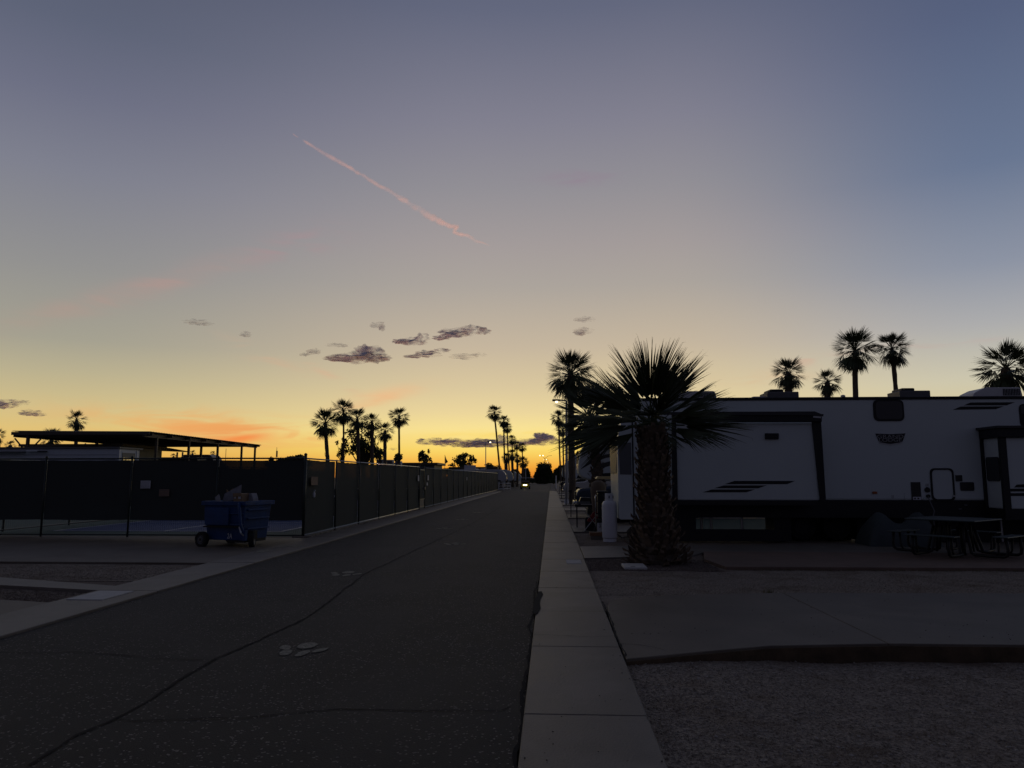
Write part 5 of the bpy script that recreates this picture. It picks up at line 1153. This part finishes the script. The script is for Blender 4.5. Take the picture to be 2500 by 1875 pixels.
# ------------------------------------------------------------ weeds at the driveway joint and fence foot
def weeds(n,gen,h,seed,name,label):
    r=np.random.default_rng(seed); V=[];Fc=[]
    for i in range(n):
        x,y,z=gen(r); a=r.random()*6.28; l=h*r.uniform(.4,1.2); w_=.004; dx,dy=math.cos(a),math.sin(a); o=len(V)
        V+=[(x-dy*w_,y+dx*w_,z),(x+dy*w_,y-dx*w_,z),(x+dx*l*.5,y+dy*l*.5,z+l)]; Fc.append((o,o+1,o+2))
    me=bpy.data.meshes.new(name); me.from_pydata(V,[],Fc); me.materials.append(mat('dry_grass',(.12,.11,.05),.9)); o=bpy.data.objects.new(name,me); C.objects.link(o); tag(o,label,'grass',kind='stuff')
jf=joint_far
weeds(40,lambda r:(jf[0]-.15+r.normal()*.06,jf[1]+.05+r.normal()*.04,.0),.07,1,'weeds','tiny weed tuft at the far end of the driveway joint')
weeds(500,lambda r:(r.uniform(3.2,9),13.72+r.normal()*.05,.0),.05,2,'weeds','sparse dry grass along the red patio border')
weeds(700,lambda r:(-6.75+r.normal()*.05,r.uniform(20.6,45),.0),.06,3,'weeds','sparse weeds at the foot of the side fence')
# ------------------------------------------------------------ clouds: thick lumpy bodies of vapour, thin towards their rims
def cloud_mat(name,colr,dens,scale,transl=0.):
    m=bpy.data.materials.new(name); m.use_nodes=True; t=m.node_tree; t.nodes.clear(); NN=t.nodes.new
    o=NN('ShaderNodeOutputMaterial'); mx=NN('ShaderNodeMixShader'); tr=NN('ShaderNodeBsdfTransparent')
    d=NN('ShaderNodeBsdfDiffuse'); d.inputs[0].default_value=(*colr,1); sh=d.outputs[0]
    if transl:
        tl=NN('ShaderNodeBsdfTranslucent'); tl.inputs[0].default_value=(*colr,1); m2=NN('ShaderNodeMixShader'); m2.inputs[0].default_value=transl; t.links.new(d.outputs[0],m2.inputs[1]); t.links.new(tl.outputs[0],m2.inputs[2]); sh=m2.outputs[0]
    lw=NN('ShaderNodeLayerWeight'); lw.inputs[0].default_value=.5
    inv=NN('ShaderNodeMath'); inv.operation='SUBTRACT'; inv.inputs[0].default_value=1; t.links.new(lw.outputs['Facing'],inv.inputs[1])
    pw=NN('ShaderNodeMath'); pw.operation='POWER'; pw.inputs[1].default_value=2.1; t.links.new(inv.outputs[0],pw.inputs[0])
    tc=NN('ShaderNodeTexCoord'); mp=NN('ShaderNodeMapping'); mp.inputs['Scale'].default_value=(1,.6,1.8); t.links.new(tc.outputs['Object'],mp.inputs[0])
    n=NN('ShaderNodeTexNoise'); n.inputs['Scale'].default_value=scale; n.inputs['Detail'].default_value=4.5; n.inputs['Roughness'].default_value=.52; n.inputs['Distortion'].default_value=.5; t.links.new(mp.outputs[0],n.inputs[0])
    r=NN('ShaderNodeMapRange'); r.inputs[1].default_value=.36; r.inputs[2].default_value=.68; t.links.new(n.outputs[0],r.inputs[0])
    ml=NN('ShaderNodeMath'); ml.operation='MULTIPLY'; t.links.new(r.outputs[0],ml.inputs[0]); t.links.new(pw.outputs[0],ml.inputs[1])
    m3=NN('ShaderNodeMath'); m3.operation='MULTIPLY'; m3.use_clamp=True; m3.inputs[1].default_value=dens; t.links.new(ml.outputs[0],m3.inputs[0])
    t.links.new(m3.outputs[0],mx.inputs[0]); t.links.new(tr.outputs[0],mx.inputs[1]); t.links.new(sh,mx.inputs[2]); t.links.new(mx.outputs[0],o.inputs[0]); return m
cmat=cloud_mat('cloud_vapour',(.93,.90,.95),1.5,.0055)
cfaint=cloud_mat('thin_cloud_vapour',(.9,.86,.88),.6,.0075)
ctm=cloud_mat('contrail_vapour',(.95,.86,.9),.36,.003,.85)
YC=6000.
def cloud(lobes,label,group='small dark clouds',m=cmat,Yd=YC,name='cloud',dens=1.):
    mb=MB(); rnd=random.Random(len(label)); cx=sum(l[0] for l in lobes)/len(lobes); cy=sum(l[1] for l in lobes)/len(lobes); c=P(cx,cy,Yd)
    for (px,py,rx,ry) in lobes:
        q=P(px,py,Yd); k=Yd/F
        blob(mb,(q.x,q.y+rnd.uniform(-.3,.3)*rx*k,q.z),1,rnd.uniform(0,50),28,16,.55,(rx*k,rx*k*.6,ry*k))
    o=mb.build(name,m,None,smooth=True,org=tuple(c)); tag(o,label,name,group); return o
cloud([(868,872,70,12),(905,866,40,20),(830,872,40,8),(890,858,26,16),(925,874,30,8)],'largest of the small dark clouds above the palm clump')
cloud([(1150,806,34,12),(1110,812,36,11),(1180,808,18,8),(1078,824,22,6)],'long dark cloud right of the middle, above the others')
cloud([(1005,832,34,10),(1030,824,18,12),(980,832,24,6)],'small dark cloud just below and left of the long one')
cloud([(922,794,20,7),(932,800,10,8)],'slanted wispy grey cloud above the largest dark one',m=cfaint)
cloud([(1045,864,34,8),(1080,856,20,6),(1010,870,26,4)],'thin dark streaky cloud low in the middle')
cloud([(1135,870,40,6),(1170,866,20,5)],'thin streaky cloud right beside the low middle one',m=cfaint)
cloud([(480,786,34,6),(505,790,18,5)],'small grey wisp alone at the left above the canopy',m=cfaint)
cloud([(765,858,18,7),(745,866,14,4),(820,842,28,5)],'faint wisps left of the largest dark cloud',m=cfaint)
cloud([(1424,808,24,9),(1415,812,14,8)],'small dark cloud above the tall palm by the lamp post',m=cfaint)
cloud([(1428,779,26,6)],'faint streak over the small cloud above the tall palm',m=cfaint)
cloud([(20,985,34,10),(45,982,26,7),(0,990,24,9)],'dark cloud at the left edge above the canopy')
cloud([(78,1009,30,8),(95,1012,22,5)],'dark cloud above the left end of the canopy, right of the edge one')
cloud([(1050+30*i,1079+(2 if i%2 else -1),34,8) for i in range(10)]+[(1320,1066,20,10),(1335,1070,22,9),(1345,1074,20,8),(1225,1068,14,7)],'long purple cloud bank low over the end of the road')
cloud([(1130+28*i,1088,30,5) for i in range(5)],'thin lower layer of the cloud bank behind the pole lamp')
cloud([(960,1096,12,3)],'tiny grey cloud low behind the palm clump',m=cfaint); cloud([(600,816,14,7)],'faint grey wisp left of the group',m=cfaint) 
# contrail high up in the last sunlight
pts=[(715,327),(738,341),(760,355),(790,374),(815,388),(842,402),(870,420),(885,427),(900,438),(930,456),(948,464),(965,476),(985,488),(1000,498),(1020,509),(1035,519),(1052,530),(1068,537),(1082,545),(1100,553),(1119,552),(1112,560),(1107,566),(1122,572),(1140,575),(1152,582),(1160,589),(1180,593),(1200,602)]
rad=[2,3,5,6,7,6,5,5,6,6,6,7,9,10,10,10,10,10,8,7,6,5,5,6,5,6,5,3,1]
mb=MB(); YT=12000.; c=P(900,440,YT); k=YT/F; P3=[]; R3=[]
for i in range(len(pts)-1):
    for j in range(4):
        u=j/4; x=pts[i][0]*(1-u)+pts[i+1][0]*u; y=pts[i][1]*(1-u)+pts[i+1][1]*u; y+=1.3*mnoise.noise(Vector((x*.06,0,0)))
        P3.append(P(x,y,YT)); R3.append(1.05*(rad[i]*(1-u)+rad[i+1]*u)*k*(1+.35*mnoise.noise(Vector((x*.13,4,0)))))
mb.tube(P3,R3,18)
mb.f=mb.f[:-2]
o=mb.build('contrail',ctm,None,smooth=True,org=tuple(c)); tag(o,'pink contrail slanting across the upper sky','contrail')
# tidy helper keys
for o in bpy.data.objects:
    if '_w' in o.keys(): del o['_w']
